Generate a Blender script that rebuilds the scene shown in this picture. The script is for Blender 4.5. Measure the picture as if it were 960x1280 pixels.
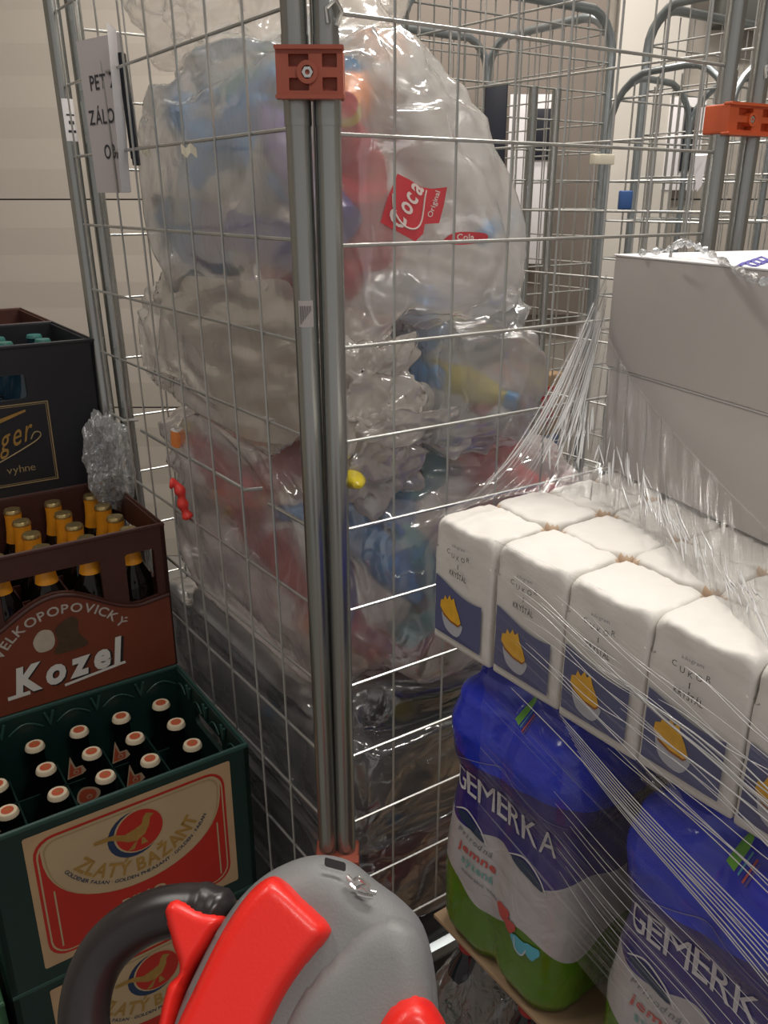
import bpy, bmesh, math, random
from mathutils import Vector, Matrix, noise
from mathutils.geometry import delaunay_2d_cdt
from mathutils.bvhtree import BVHTree

# ---------------------------------------------------------------- clearing, camera, world, lights
scene = bpy.context.scene
for o in list(bpy.data.objects): bpy.data.objects.remove(o)
C = scene.collection
R = math.radians
PITCH = math.atan(390 / 1050.0)
cam_d = bpy.data.cameras.new('camera'); cam = bpy.data.objects.new('camera', cam_d); C.objects.link(cam)
cam.location = (0, 0, 1.40); cam.rotation_euler = (R(90) - PITCH, 0, 0)
cam_d.sensor_fit = 'VERTICAL'; cam_d.sensor_height = 24.0; cam_d.sensor_width = 18.0
cam_d.lens = 24.0 * 1050 / 1280; cam_d.clip_start = 0.02
scene.camera = cam
vs = scene.view_settings
vs.view_transform = 'Standard'; vs.look = 'None'; vs.gamma = 1.0; vs.use_curve_mapping = False
vs.exposure = 0.0
scene.cycles.transparent_max_bounces = 32
wd = bpy.data.worlds.new('room_air'); scene.world = wd; wd.use_nodes = True
wd.node_tree.nodes['Background'].inputs[0].default_value = (0.80, 0.77, 0.74, 1)
wd.node_tree.nodes['Background'].inputs[1].default_value = 0.46

def area(name, loc, tgt, sx, sy, power, col):
    l = bpy.data.lights.new(name, 'AREA'); l.shape = 'RECTANGLE'; l.size = sx; l.size_y = sy
    l.energy = power; l.color = col
    o = bpy.data.objects.new(name, l); C.objects.link(o); o.location = loc
    o.rotation_euler = (Vector(tgt) - Vector(loc)).to_track_quat('-Z', 'Y').to_euler()
    return o
area('ceiling_light_middle', (0.75, 1.45, 3.05), (0.75, 1.45, 0), 1.2, 0.22, 40, (1.0, 0.95, 0.88))
area('ceiling_light_back', (0.1, 2.55, 3.05), (0.1, 2.55, 0), 1.5, 0.25, 34, (1.0, 0.94, 0.87))
area('fill_light_left', (-1.1, 0.9, 3.05), (-1.1, 0.9, 0), 0.25, 1.2, 16, (1.0, 0.95, 0.88))  # unseen fill lamp, added overhead to brighten the left side of the bags
area('ceiling_light_front', (0.9, -0.5, 3.05), (0.9, -0.5, 0), 1.2, 0.25, 24, (1.0, 0.95, 0.88))

# ---------------------------------------------------------------- helpers
PX = 1050.0
def pray(x, y):
    u = (x - 480) / PX; v = (y - 640) / PX
    return Vector((u, math.cos(PITCH) - v * math.sin(PITCH), -math.sin(PITCH) - v * math.cos(PITCH)))
CAMP = Vector((0, 0, 1.40))
def at_y(x, y, Y):
    r = pray(x, y); return CAMP + r * (Y / r.y)
def at_z(x, y, z):
    r = pray(x, y); return CAMP + r * ((z - 1.40) / r.z)
dA = Vector((-math.sin(R(35.5)), math.cos(R(35.5)), 0))      # away, to the left (aisle side of the cage)
dB = Vector((math.sin(R(56)), math.cos(R(56)), 0))           # away, to the right

M = {}
def mat(name, col, rough=0.5, metal=0.0, spec=0.5, noise_amt=0.0, nscale=8.0, bump=0.0, bscale=40.0, coat=0.0, trans=0.0, sss=0.0, stretch=None):
    m = bpy.data.materials.new(name); m.use_nodes = True
    nt = m.node_tree; b = nt.nodes['Principled BSDF']
    b.inputs['Base Color'].default_value = (*col, 1); b.inputs['Roughness'].default_value = rough
    b.inputs['Metallic'].default_value = metal; b.inputs['Specular IOR Level'].default_value = spec
    b.inputs['Coat Weight'].default_value = coat; b.inputs['Coat Roughness'].default_value = 0.08
    b.inputs['Transmission Weight'].default_value = trans
    tc = nt.nodes.new('ShaderNodeTexCoord')
    src = tc.outputs['Object']
    if stretch:
        mp = nt.nodes.new('ShaderNodeMapping'); mp.inputs['Scale'].default_value = stretch
        nt.links.new(src, mp.inputs[0]); src = mp.outputs[0]
    if noise_amt:
        n = nt.nodes.new('ShaderNodeTexNoise'); n.inputs['Scale'].default_value = nscale; n.inputs['Detail'].default_value = 4
        nt.links.new(src, n.inputs['Vector'])
        mx = nt.nodes.new('ShaderNodeMix'); mx.data_type = 'RGBA'
        mx.inputs[6].default_value = (*[max(0, c * (1 - noise_amt)) for c in col], 1)
        mx.inputs[7].default_value = (*[min(1, c * (1 + noise_amt)) for c in col], 1)
        nt.links.new(n.outputs['Fac'], mx.inputs[0]); nt.links.new(mx.outputs[2], b.inputs['Base Color'])
    if bump:
        n = nt.nodes.new('ShaderNodeTexNoise'); n.inputs['Scale'].default_value = bscale; n.inputs['Detail'].default_value = 3
        nt.links.new(src, n.inputs['Vector'])
        bp = nt.nodes.new('ShaderNodeBump'); bp.inputs['Strength'].default_value = bump; bp.inputs['Distance'].default_value = 0.004
        nt.links.new(n.outputs['Fac'], bp.inputs['Height']); nt.links.new(bp.outputs[0], b.inputs['Normal'])
    M[name] = m; return m

def film(name, tint, opac=0.45, edge=0.35, rough=0.12, gloss=0.3, bump=0.5, bscale=14.0, stretch=(1, 1, 1), var=0.2, through=(1, 1, 1), uvs=False, streak=0.0, dist=0.01, blur=0.0, clump=(3, 3, 1), fres=1.0):
    """thin translucent plastic sheet: clear film + milky body + sheen"""
    m = bpy.data.materials.new(name); m.use_nodes = True; nt = m.node_tree; N = nt.nodes; L = nt.links
    N.clear(); out = N.new('ShaderNodeOutputMaterial')
    tc = N.new('ShaderNodeTexCoord'); mp = N.new('ShaderNodeMapping'); mp.inputs['Scale'].default_value = stretch
    L.new(tc.outputs['UV' if uvs else 'Object'], mp.inputs[0])
    n = N.new('ShaderNodeTexNoise'); n.inputs['Scale'].default_value = bscale; n.inputs['Detail'].default_value = 5; n.inputs['Distortion'].default_value = 0.0 if uvs else 0.9
    L.new(mp.outputs[0], n.inputs['Vector'])
    bp = N.new('ShaderNodeBump'); bp.inputs['Strength'].default_value = bump; bp.inputs['Distance'].default_value = dist
    L.new(n.outputs['Fac'], bp.inputs['Height'])
    tr = N.new('ShaderNodeBsdfTransparent'); tr.inputs[0].default_value = (*through, 1)
    if blur:
        rf = N.new('ShaderNodeBsdfRefraction'); rf.inputs['IOR'].default_value = 1.10; rf.inputs['Roughness'].default_value = 0.40; rf.inputs[0].default_value = (*through, 1)
        mr = N.new('ShaderNodeMixShader'); mr.inputs[0].default_value = blur; L.new(tr.outputs[0], mr.inputs[1]); L.new(rf.outputs[0], mr.inputs[2]); tr = mr
    df = N.new('ShaderNodeBsdfDiffuse'); df.inputs[0].default_value = (*tint, 1); L.new(bp.outputs[0], df.inputs['Normal'])
    tl = N.new('ShaderNodeBsdfTranslucent'); tl.inputs[0].default_value = (*tint, 1)
    ml = N.new('ShaderNodeMixShader'); ml.inputs[0].default_value = 0.45; L.new(df.outputs[0], ml.inputs[1]); L.new(tl.outputs[0], ml.inputs[2])
    gl = N.new('ShaderNodeBsdfGlossy'); gl.inputs['Roughness'].default_value = rough; gl.inputs[0].default_value = (0.95, 0.95, 0.95, 1); L.new(bp.outputs[0], gl.inputs['Normal'])
    lw = N.new('ShaderNodeLayerWeight'); lw.inputs['Blend'].default_value = 0.35
    n2 = N.new('ShaderNodeTexNoise'); n2.inputs['Scale'].default_value = bscale * (0.35 if not uvs else 1.0); n2.inputs['Detail'].default_value = 3
    L.new(mp.outputs[0], n2.inputs['Vector'])
    a = N.new('ShaderNodeMath'); a.operation = 'MULTIPLY_ADD'; a.inputs[1].default_value = edge; a.inputs[2].default_value = opac - var * 0.5
    L.new(lw.outputs['Facing'], a.inputs[0])
    b = N.new('ShaderNodeMath'); b.operation = 'MULTIPLY_ADD'; b.inputs[1].default_value = var; b.use_clamp = True
    L.new(n2.outputs['Fac'], b.inputs[0]); L.new(a.outputs[0], b.inputs[2])
    m1 = N.new('ShaderNodeMixShader'); L.new(b.outputs[0], m1.inputs[0]); L.new(tr.outputs[0], m1.inputs[1]); L.new(ml.outputs[0], m1.inputs[2])
    lw2 = N.new('ShaderNodeLayerWeight'); lw2.inputs['Blend'].default_value = 0.5; L.new(bp.outputs[0], lw2.inputs['Normal'])
    fr = N.new('ShaderNodeMath'); fr.operation = 'POWER'; fr.inputs[1].default_value = 3.2; L.new(lw2.outputs['Facing'], fr.inputs[0])
    g = N.new('ShaderNodeMath'); g.operation = 'MULTIPLY_ADD'; g.inputs[1].default_value = fres; g.inputs[2].default_value = gloss * 0.3 + 0.03; g.use_clamp = True
    L.new(fr.outputs[0], g.inputs[0])
    gout = g.outputs[0]
    if streak:
        rp = N.new('ShaderNodeMapRange'); rp.inputs['From Min'].default_value = 0.55; rp.inputs['From Max'].default_value = 0.72
        rp.inputs['To Min'].default_value = 0; rp.inputs['To Max'].default_value = streak
        L.new(n.outputs['Fac'], rp.inputs['Value'])
        n3 = N.new('ShaderNodeTexNoise'); n3.inputs['Scale'].default_value = 1.0; n3.inputs['Detail'].default_value = 2
        mp3 = N.new('ShaderNodeMapping'); mp3.inputs['Scale'].default_value = clump; L.new(tc.outputs['UV'], mp3.inputs[0]); L.new(mp3.outputs[0], n3.inputs['Vector'])
        r3 = N.new('ShaderNodeMapRange'); r3.inputs['From Min'].default_value = 0.46; r3.inputs['From Max'].default_value = 0.62; L.new(n3.outputs['Fac'], r3.inputs['Value'])
        mu = N.new('ShaderNodeMath'); mu.operation = 'MULTIPLY'; L.new(rp.outputs[0], mu.inputs[0]); L.new(r3.outputs[0], mu.inputs[1]); rp = mu
        ad = N.new('ShaderNodeMath'); ad.operation = 'ADD'; ad.use_clamp = True; L.new(gout, ad.inputs[0]); L.new(rp.outputs[0], ad.inputs[1]); gout = ad.outputs[0]
    m2 = N.new('ShaderNodeMixShader'); L.new(gout, m2.inputs[0]); L.new(m1.outputs[0], m2.inputs[1]); L.new(gl.outputs[0], m2.inputs[2])
    last = m2
    if streak:                                        # glare painted as white into the streaks, over milky piled-up folds
        sc_ = N.new('ShaderNodeMath'); sc_.operation = 'MULTIPLY'; sc_.inputs[1].default_value = 0.7; L.new(mu.outputs[0], sc_.inputs[0])
        last = N.new('ShaderNodeMixShader'); L.new(sc_.outputs[0], last.inputs[0]); L.new(m2.outputs[0], last.inputs[1]); L.new(ml.outputs[0], last.inputs[2])
    L.new(last.outputs[0], out.inputs[0]); M[name] = m; return m

class MB:
    def __init__(s): s.v = []; s.f = []; s.mi = []; s.mats = []; s.uv = []
    def mk(s, m):
        if m not in s.mats: s.mats.append(m)
        return s.mats.index(m)
    def add(s, vs_, fs, m, uvs=None):
        o = len(s.v); s.v += [tuple(v) for v in vs_]; k = s.mk(m)
        s.uv += (uvs if uvs else [(0, 0)] * len(vs_))
        for f in fs: s.f.append([i + o for i in f]); s.mi.append(k)
    def box(s, a, b, m, xf=None):
        x0, y0, z0 = a; x1, y1, z1 = b
        vs_ = [(x0,y0,z0),(x1,y0,z0),(x1,y1,z0),(x0,y1,z0),(x0,y0,z1),(x1,y0,z1),(x1,y1,z1),(x0,y1,z1)]
        if xf: vs_ = [xf(Vector(v)) for v in vs_]
        s.add(vs_, [(0,3,2,1),(4,5,6,7),(0,1,5,4),(1,2,6,5),(2,3,7,6),(3,0,4,7)], m)
    def rbox(s, a, b, r, m, n=3, xf=None):
        """box with rounded edges and corners"""
        a = Vector(a); b = Vector(b); c = (a + b) / 2; h = (b - a) / 2; r = min(r, min(h) * 0.999)
        bm = bmesh.new(); bmesh.ops.create_cube(bm, size=2)
        for v in bm.verts: v.co = Vector((v.co.x * h.x, v.co.y * h.y, v.co.z * h.z)) + c
        bmesh.ops.bevel(bm, geom=list(bm.edges), offset=r, segments=n, profile=0.5, affect='EDGES')
        bm.verts.index_update()
        s.add([xf(v.co) if xf else v.co for v in bm.verts], [[v.index for v in f.verts] for f in bm.faces], m); bm.free()
    def tube(s, pts, r, m, n=8, closed=False, cap=True, rs=None):
        pts = [Vector(p) for p in pts]; N = len(pts); vs_ = []; fs = []
        up = None
        for i, p in enumerate(pts):
            if closed: t = pts[(i + 1) % N] - pts[i - 1]
            else: t = pts[min(i + 1, N - 1)] - pts[max(i - 1, 0)]
            t.normalize()
            if up is None:
                up = Vector((0, 0, 1)) if abs(t.z) < 0.9 else Vector((1, 0, 0))
            up = (up - t * up.dot(t)); up.normalize(); sd = t.cross(up)
            rr = rs[i] if rs else r
            for k in range(n):
                a = 2 * math.pi * k / n; vs_.append(p + (up * math.cos(a) + sd * math.sin(a)) * rr)
        for i in range(N if closed else N - 1):
            for k in range(n):
                a0 = i * n + k; a1 = i * n + (k + 1) % n; j = (i + 1) % N
                fs.append((a0, a1, j * n + (k + 1) % n, j * n + k))
        if cap and not closed:
            fs.append(tuple(range(n - 1, -1, -1))); fs.append(tuple(range((N - 1) * n, N * n)))
        s.add(vs_, fs, m)
    def lathe(s, prof, m, n=20, o=(0, 0, 0), xf=None, mf=None):
        """prof: list of (r,z); mf: material per segment"""
        o = Vector(o); vs_ = []
        for r, z in prof:
            for k in range(n):
                a = 2 * math.pi * k / n; p = Vector((r * math.cos(a), r * math.sin(a), z)) + o
                vs_.append(xf(p) if xf else p)
        base = len(s.v); s.v += [tuple(v) for v in vs_]; s.uv += [(0, 0)] * len(vs_)
        for i in range(len(prof) - 1):
            mm = s.mk(mf[i] if mf else m)
            for k in range(n):
                s.f.append([base + i*n+k, base + i*n+(k+1)%n, base + (i+1)*n+(k+1)%n, base + (i+1)*n+k]); s.mi.append(mm)
        if prof[0][0] > 1e-4: s.f.append([base + k for k in range(n - 1, -1, -1)]); s.mi.append(s.mk(mf[0] if mf else m))
        if prof[-1][0] > 1e-4: s.f.append([base + (len(prof)-1)*n + k for k in range(n)]); s.mi.append(s.mk(mf[-1] if mf else m))
    def grid(s, fn, nu, nv, m, wrap=False, mfn=None):
        vs_ = []; uvs = []
        for j in range(nv + 1):
            for i in range(nu + 1):
                u = i / nu; v = j / nv; vs_.append(fn(u, v)); uvs.append((u, v))
        fs = [(j*(nu+1)+i, j*(nu+1)+i+1, (j+1)*(nu+1)+i+1, (j+1)*(nu+1)+i) for j in range(nv) for i in range(nu)]
        s.add(vs_, fs, m, uvs)
    def flat(s, outer, m, fn, holes=(), step=None):
        """flat polygon (2D) with holes laid on a surface by fn(x,y)->3D"""
        t = tri2d(outer, holes, step); s.add([fn(x, y) for x, y in t[0]], t[1], m)
    def plate(s, outer, holes, th, m, fn):
        """polygon with holes given thickness th; fn(x,y,d)->3D"""
        vs2, tris = tri2d(outer, holes, None); n = len(vs2)
        s.add([fn(x, y, 0) for x, y in vs2] + [fn(x, y, th) for x, y in vs2], [tuple(t) for t in tris] + [tuple(reversed([i + n for i in t])) for t in tris], m)
        for loop in [outer] + list(holes):
            k = len(loop)
            s.add([fn(x, y, 0) for x, y in loop] + [fn(x, y, th) for x, y in loop], [(i, (i+1) % k, k + (i+1) % k, k + i) for i in range(k)], m)
    def text(s, st, size, m, fn, width=None, align='CENTER', bold=0.0, shear=0.0, adv=None, space=1.0):
        """lettering mapped by fn(x,y)->3D; x centred unless LEFT; adv(x)->(x0,y0,angle) lays each letter on a curve"""
        vs2, fs, w = text2d(st, bold, shear, space)
        k = size; kx = (width / w) if width else size
        off = {'CENTER': w / 2, 'LEFT': 0}[align]
        out = []
        for (x, y, cx) in vs2:
            if adv:
                x0, y0, an = adv((cx - off) * kx); dx = (x - cx) * kx; dy = y * k
                out.append(fn(x0 + dx * math.cos(an) - dy * math.sin(an), y0 + dx * math.sin(an) + dy * math.cos(an)))
            else: out.append(fn((x - off) * kx, y * k))
        s.add(out, fs, m)
    def build(s, name, parent=None, smooth=None, shade=True):
        me = bpy.data.meshes.new(name); me.from_pydata(s.v, [], s.f)
        for m in s.mats: me.materials.append(M[m])
        me.polygons.foreach_set('material_index', s.mi)
        uvl = me.uv_layers.new(name='UVMap')
        vi = [0] * len(me.loops); me.loops.foreach_get('vertex_index', vi)
        flat_ = []
        for i in vi: flat_ += s.uv[i]
        uvl.data.foreach_set('uv', flat_)
        me.update()
        if shade:
            me.shade_smooth(); me.set_sharp_from_angle(angle=R(smooth if smooth else 40))
        o = bpy.data.objects.new(name, me); C.objects.link(o)
        if parent: o.parent = parent
        return o

def inpoly(x, y, poly):
    c = False; j = len(poly) - 1
    for i in range(len(poly)):
        xi, yi = poly[i]; xj, yj = poly[j]
        if (yi > y) != (yj > y) and x < (xj - xi) * (y - yi) / (yj - yi) + xi: c = not c
        j = i
    return c
def tri2d(outer, holes=(), step=None):
    vs_ = []; es = []
    for loop in [outer] + list(holes):
        o = len(vs_); n = len(loop); vs_ += [Vector(p) for p in loop]; es += [(o + i, o + (i + 1) % n) for i in range(n)]
    if step:
        xs = [p[0] for p in outer]; ys = [p[1] for p in outer]
        y = min(ys) + step * 0.5; row = 0
        while y < max(ys):
            x = min(xs) + step * (0.5 if row % 2 else 0.99)
            while x < max(xs):
                if inpoly(x, y, outer) and not any(inpoly(x, y, h) for h in holes) and edist(x, y, [outer] + list(holes)) > step * 0.4: vs_.append(Vector((x, y)))
                x += step
            y += step * 0.87; row += 1
    r = delaunay_2d_cdt(vs_, es, [], 0, 1e-7)
    pts = [(p.x, p.y) for p in r[0]]; out = []
    for t in r[2]:
        cx = sum(pts[i][0] for i in t) / len(t); cy = sum(pts[i][1] for i in t) / len(t)
        if inpoly(cx, cy, outer) and not any(inpoly(cx, cy, h) for h in holes): out.append(list(t))
    return pts, out
def edist(x, y, loops):
    d = 1e9
    for loop in loops:
        n = len(loop)
        for i in range(n):
            ax, ay = loop[i]; bx, by = loop[(i + 1) % n]
            dx, dy = bx - ax, by - ay; l = dx*dx + dy*dy
            t = 0 if l == 0 else max(0, min(1, ((x-ax)*dx + (y-ay)*dy) / l))
            q = math.hypot(x - ax - t*dx, y - ay - t*dy)
            if q < d: d = q
    return d
def spline(pts, n=6, closed=True):
    """Catmull-Rom through 2D or 3D points"""
    P = [Vector(p) for p in pts]; N = len(P); out = []
    rng = range(N) if closed else range(N - 1)
    for i in rng:
        p0, p1, p2, p3 = (P[(i-1) % N], P[i], P[(i+1) % N], P[(i+2) % N]) if closed else (P[max(i-1,0)], P[i], P[i+1], P[min(i+2, N-1)])
        for k in range(n):
            t = k / n
            out.append(0.5 * ((2*p1) + (p2-p0)*t + (2*p0-5*p1+4*p2-p3)*t*t + (3*p1-p0-3*p2+p3)*t**3))
    if not closed: out.append(P[-1])
    return [tuple(q) for q in out]
def circ(cx, cy, r, n=28, ry=None, a0=0, a1=2*math.pi):
    return [(cx + r*math.cos(a0+(a1-a0)*i/n), cy + (ry or r)*math.sin(a0+(a1-a0)*i/n)) for i in range(n)]
def rrect(x0, y0, x1, y1, r, n=5):
    out = []
    for cx, cy, a in ((x1-r, y1-r, 0), (x0+r, y1-r, 90), (x0+r, y0+r, 180), (x1-r, y0+r, 270)):
        for i in range(n + 1): t = R(a + 90*i/n); out.append((cx + r*math.cos(t), cy + r*math.sin(t)))
    return out
_tc = {}
def text2d(st, bold, shear, space=1.0):
    """letters one by one -> 2D verts with each letter's centre, in unit size"""
    key = (st, bold, shear, space)
    if key in _tc: return _tc[key]
    V = []; F = []; x = 0.0
    for ch in st:
        if ch == ' ': x += 0.32 * space; continue
        cu = bpy.data.curves.new('t', 'FONT'); cu.body = ch; cu.size = 1.0; cu.offset = bold; cu.shear = shear; cu.resolution_u = 3
        ob = bpy.data.objects.new('t', cu); C.objects.link(ob)
        dg = bpy.context.evaluated_depsgraph_get(); ev = ob.evaluated_get(dg); me = ev.to_mesh()
        co = [(v.co.x, v.co.y) for v in me.vertices]; fs = [list(p.vertices) for p in me.polygons]
        ev.to_mesh_clear(); bpy.data.objects.remove(ob); bpy.data.curves.remove(cu)
        x0 = min(c[0] for c in co); x1 = max(c[0] for c in co); w = x1 - x0; o = len(V); cx = x + w / 2
        V += [(c[0] - x0 + x, c[1], cx) for c in co]; F += [[i + o for i in f] for f in fs]
        x += w + 0.08 * space
    _tc[key] = (V, F, x - 0.08 * space); return _tc[key]

def thing(name, label, cat, loc=(0, 0, 0), rot=0, group=None):
    o = bpy.data.objects.new(name, None); C.objects.link(o); o.location = loc; o.rotation_euler = (0, 0, rot)
    o.empty_display_size = 0.05
    return tag(o, label, cat, group)
def tag(o, label, cat, group=None, kind=None):
    o['label'] = label; o['category'] = cat
    if group: o['group'] = group
    if kind: o['kind'] = kind
    return o
def struct(o): o['kind'] = 'structure'; return o
def dup(root, loc, rot, label, group=None):
    r = root.copy(); C.objects.link(r); r.location = loc; r.rotation_euler = rot if isinstance(rot, tuple) else (0, 0, rot); r['label'] = label
    if group: r['group'] = group
    for ch in list(root.children):
        c = ch.copy(); C.objects.link(c); c.parent = r
        for g in ch.children:
            d = g.copy(); C.objects.link(d); d.parent = c
    return r
def fbm(p, o=3):
    s = 0; a = 1
    for i in range(o): s += a * noise.noise(p); p = p * 2.03 + Vector((7.1, 3.3, 1.7)); a *= 0.5
    return s
def ridge(p): return 1 - abs(noise.noise(p)) * 2

# ---------------------------------------------------------------- materials
mat('zinc', (0.38, 0.39, 0.375), rough=0.26, metal=0.9, noise_amt=0.22, nscale=14, stretch=(1, 1, 0.15))
mat('zinc_wire', (0.50, 0.50, 0.48), rough=0.33, metal=0.75, noise_amt=0.2, nscale=30)
mat('zinc_dark', (0.32, 0.35, 0.36), rough=0.32, metal=0.8, noise_amt=0.2, nscale=20)
mat('clamp_red', (0.36, 0.085, 0.05), rough=0.5, noise_amt=0.12, nscale=30)
mat('clamp_orange', (0.58, 0.10, 0.03), rough=0.45)
mat('steel', (0.75, 0.74, 0.72), rough=0.18, metal=1.0)
mat('black_hole', (0.01, 0.01, 0.01), rough=0.6)
mat('green_crate', (0.006, 0.026, 0.022), rough=0.42, noise_amt=0.3, nscale=6, bump=0.15, bscale=60)
mat('green_rim', (0.022, 0.065, 0.055), rough=0.4, noise_amt=0.3, nscale=12)
mat('light_green_crate', (0.04, 0.13, 0.06), rough=0.45, noise_amt=0.2)
mat('brown_crate', (0.055, 0.016, 0.011), rough=0.5, noise_amt=0.25, nscale=9, bump=0.2, bscale=50)
mat('brown_panel', (0.155, 0.035, 0.016), rough=0.5, noise_amt=0.22, nscale=11)
mat('black_crate', (0.011, 0.011, 0.015), rough=0.5, noise_amt=0.3, nscale=6, bump=0.1)
mat('print_white', (0.62, 0.60, 0.55), rough=0.6)
mat('print_white_worn', (0.40, 0.36, 0.31), rough=0.65, noise_amt=0.35, nscale=120)
mat('print_black', (0.012, 0.010, 0.010), rough=0.6)
mat('print_gold', (0.32, 0.18, 0.04), rough=0.45, noise_amt=0.3, nscale=90)
mat('print_gold_line', (0.33, 0.24, 0.12), rough=0.45)
mat('print_cream', (0.43, 0.315, 0.18), rough=0.55, noise_amt=0.12, nscale=10)
mat('print_tan', (0.44, 0.29, 0.16), rough=0.6, noise_amt=0.2, nscale=20)
mat('print_red', (0.42, 0.018, 0.010), rough=0.5, noise_amt=0.15, nscale=12)
mat('print_navy', (0.012, 0.03, 0.08), rough=0.5)
mat('foam_cream', (0.42, 0.36, 0.28), rough=0.6, noise_amt=0.2, nscale=90)
mat('print_brown', (0.06, 0.032, 0.015), rough=0.6, noise_amt=0.4, nscale=120)
mat('bottle_glass', (0.004, 0.003, 0.002), rough=0.08, spec=0.4)
mat('green_glass', (0.002, 0.004, 0.003), rough=0.35, spec=0.08)
mat('blue_glass', (0.01, 0.03, 0.05), rough=0.08, coat=0.4)
mat('cap_gold', (0.50, 0.38, 0.17), rough=0.25, metal=0.85)
mat('cap_white', (0.66, 0.56, 0.40), rough=0.4)
mat('cap_teal', (0.04, 0.16, 0.14), rough=0.35)
mat('cap_print', (0.48, 0.09, 0.04), rough=0.45)
mat('foil_orange', (0.68, 0.27, 0.015), rough=0.38, noise_amt=0.15, nscale=120)
mat('foil_print', (0.32, 0.10, 0.01), rough=0.5)
mat('neck_paper', (0.50, 0.36, 0.24), rough=0.6)
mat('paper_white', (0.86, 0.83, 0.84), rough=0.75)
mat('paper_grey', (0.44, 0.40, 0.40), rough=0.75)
mat('ink', (0.03, 0.03, 0.035), rough=0.7)
mat('ink_faded', (0.16, 0.17, 0.20), rough=0.7)
mat('navy_plastic', (0.012, 0.013, 0.022), rough=0.4)
mat('red_plastic', (0.72, 0.045, 0.035), rough=0.38)
mat('handle_red', (0.80, 0.020, 0.012), rough=0.36, bump=0.05, bscale=400, coat=0.1)
mat('handle_grey', (0.19, 0.19, 0.19), rough=0.48, bump=0.08, bscale=500)
mat('handle_black', (0.022, 0.018, 0.018), rough=0.30, noise_amt=0.3, nscale=40)
mat('rubber', (0.02, 0.02, 0.02), rough=0.7)
mat('sugar_paper', (0.70, 0.675, 0.635), rough=0.62, noise_amt=0.05, nscale=14, bump=0.35, bscale=38)
mat('sugar_seam', (0.56, 0.42, 0.30), rough=0.8)
mat('sugar_blue', (0.10, 0.11, 0.23), rough=0.5, noise_amt=0.12, nscale=30)
mat('sugar_yellow', (0.78, 0.42, 0.03), rough=0.5, noise_amt=0.2, nscale=150)
mat('bowl_grey', (0.46, 0.47, 0.53), rough=0.5)
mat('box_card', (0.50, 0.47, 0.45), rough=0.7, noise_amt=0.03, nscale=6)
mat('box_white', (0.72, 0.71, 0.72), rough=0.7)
mat('box_print', (0.13, 0.12, 0.42), rough=0.6)
mat('cardboard', (0.36, 0.24, 0.14), rough=0.8, noise_amt=0.1, nscale=20)
mat('pallet_wood', (0.34, 0.23, 0.13), rough=0.8, noise_amt=0.3, nscale=6, stretch=(1, 8, 8))
mat('water_blue', (0.015, 0.025, 0.33), rough=0.16, coat=0.5, noise_amt=0.35, nscale=18, bump=0.35, bscale=22)
mat('cap_blue', (0.02, 0.05, 0.5), rough=0.3)
mat('cap_green', (0.10, 0.45, 0.05), rough=0.4)
mat('letter_silver', (0.62, 0.60, 0.63), rough=0.4)
mat('letter_thin', (0.22, 0.22, 0.36), rough=0.5)
mat('text_red', (0.50, 0.08, 0.07), rough=0.5)
mat('text_teal', (0.16, 0.36, 0.34), rough=0.5)
mat('sky_blue', (0.10, 0.42, 0.55), rough=0.4)
mat('tag_green', (0.18, 0.55, 0.05), rough=0.4)
mat('dark_bottle', (0.012, 0.012, 0.020), rough=0.1, coat=0.4)
mat('cola_red', (0.38, 0.015, 0.02), rough=0.4)
mat('concrete', (0.24, 0.23, 0.21), rough=0.8, noise_amt=0.25, nscale=3)
mat('wall_greige', (0.50, 0.45, 0.39), rough=0.6, noise_amt=0.03, nscale=1.5)
mat('wall_groove', (0.16, 0.14, 0.12), rough=0.8)
mat('board_brown', (0.24, 0.20, 0.17), rough=0.7, noise_amt=0.06, nscale=3)
mat('door_light', (0.62, 0.58, 0.52), rough=0.55, noise_amt=0.03)
mat('beam_dark', (0.075, 0.075, 0.065), rough=0.6)
mat('cream_plastic', (0.74, 0.69, 0.55), rough=0.5)
mat('crate_blue', (0.03, 0.09, 0.26), rough=0.5)
mat('blue_bag', (0.02, 0.03, 0.35), rough=0.4)
mat('coke_red', (0.60, 0.055, 0.07), rough=0.35)
mat('coke_white', (0.78, 0.66, 0.62), rough=0.4)
film('bag_clear', (0.86, 0.84, 0.81), opac=0.26, edge=0.36, gloss=0.45, bump=0.6, bscale=7, blur=0.45, var=0.3)
film('bag_beige', (0.86, 0.81, 0.75), opac=0.55, edge=0.30, gloss=0.45, bump=0.6, bscale=8, blur=0.5)
film('bag_grey', (0.60, 0.61, 0.62), opac=0.26, edge=0.42, gloss=0.45, bump=0.6, bscale=9, through=(0.88, 0.9, 0.92), blur=0.45)
film('bag_pink', (0.80, 0.72, 0.72), opac=0.28, edge=0.36, gloss=0.45, bump=0.6, bscale=8, blur=0.45, var=0.3)
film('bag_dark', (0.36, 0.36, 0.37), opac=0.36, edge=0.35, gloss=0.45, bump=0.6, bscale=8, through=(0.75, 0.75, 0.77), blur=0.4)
film('crumpled_film', (0.55, 0.58, 0.60), opac=0.35, edge=0.4, gloss=0.45, bump=0.9, bscale=45, rough=0.08)
film('stretch_film', (0.85, 0.85, 0.85), opac=0.03, edge=0.05, gloss=0.03, rough=0.16, bump=1.0, bscale=1.0, stretch=(70, 2.2, 1), var=0.05, uvs=True, streak=0.85, dist=0.004, clump=(5, 2.6, 1), fres=1.2)
film('stretch_film_wrap', (0.85, 0.85, 0.85), opac=0.01, edge=0.03, gloss=0.0, rough=0.18, bump=0.7, bscale=1.0, stretch=(1.6, 130, 1), var=0.03, uvs=True, streak=0.45, dist=0.002, clump=(1.2, 9, 1), fres=0.3)
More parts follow.
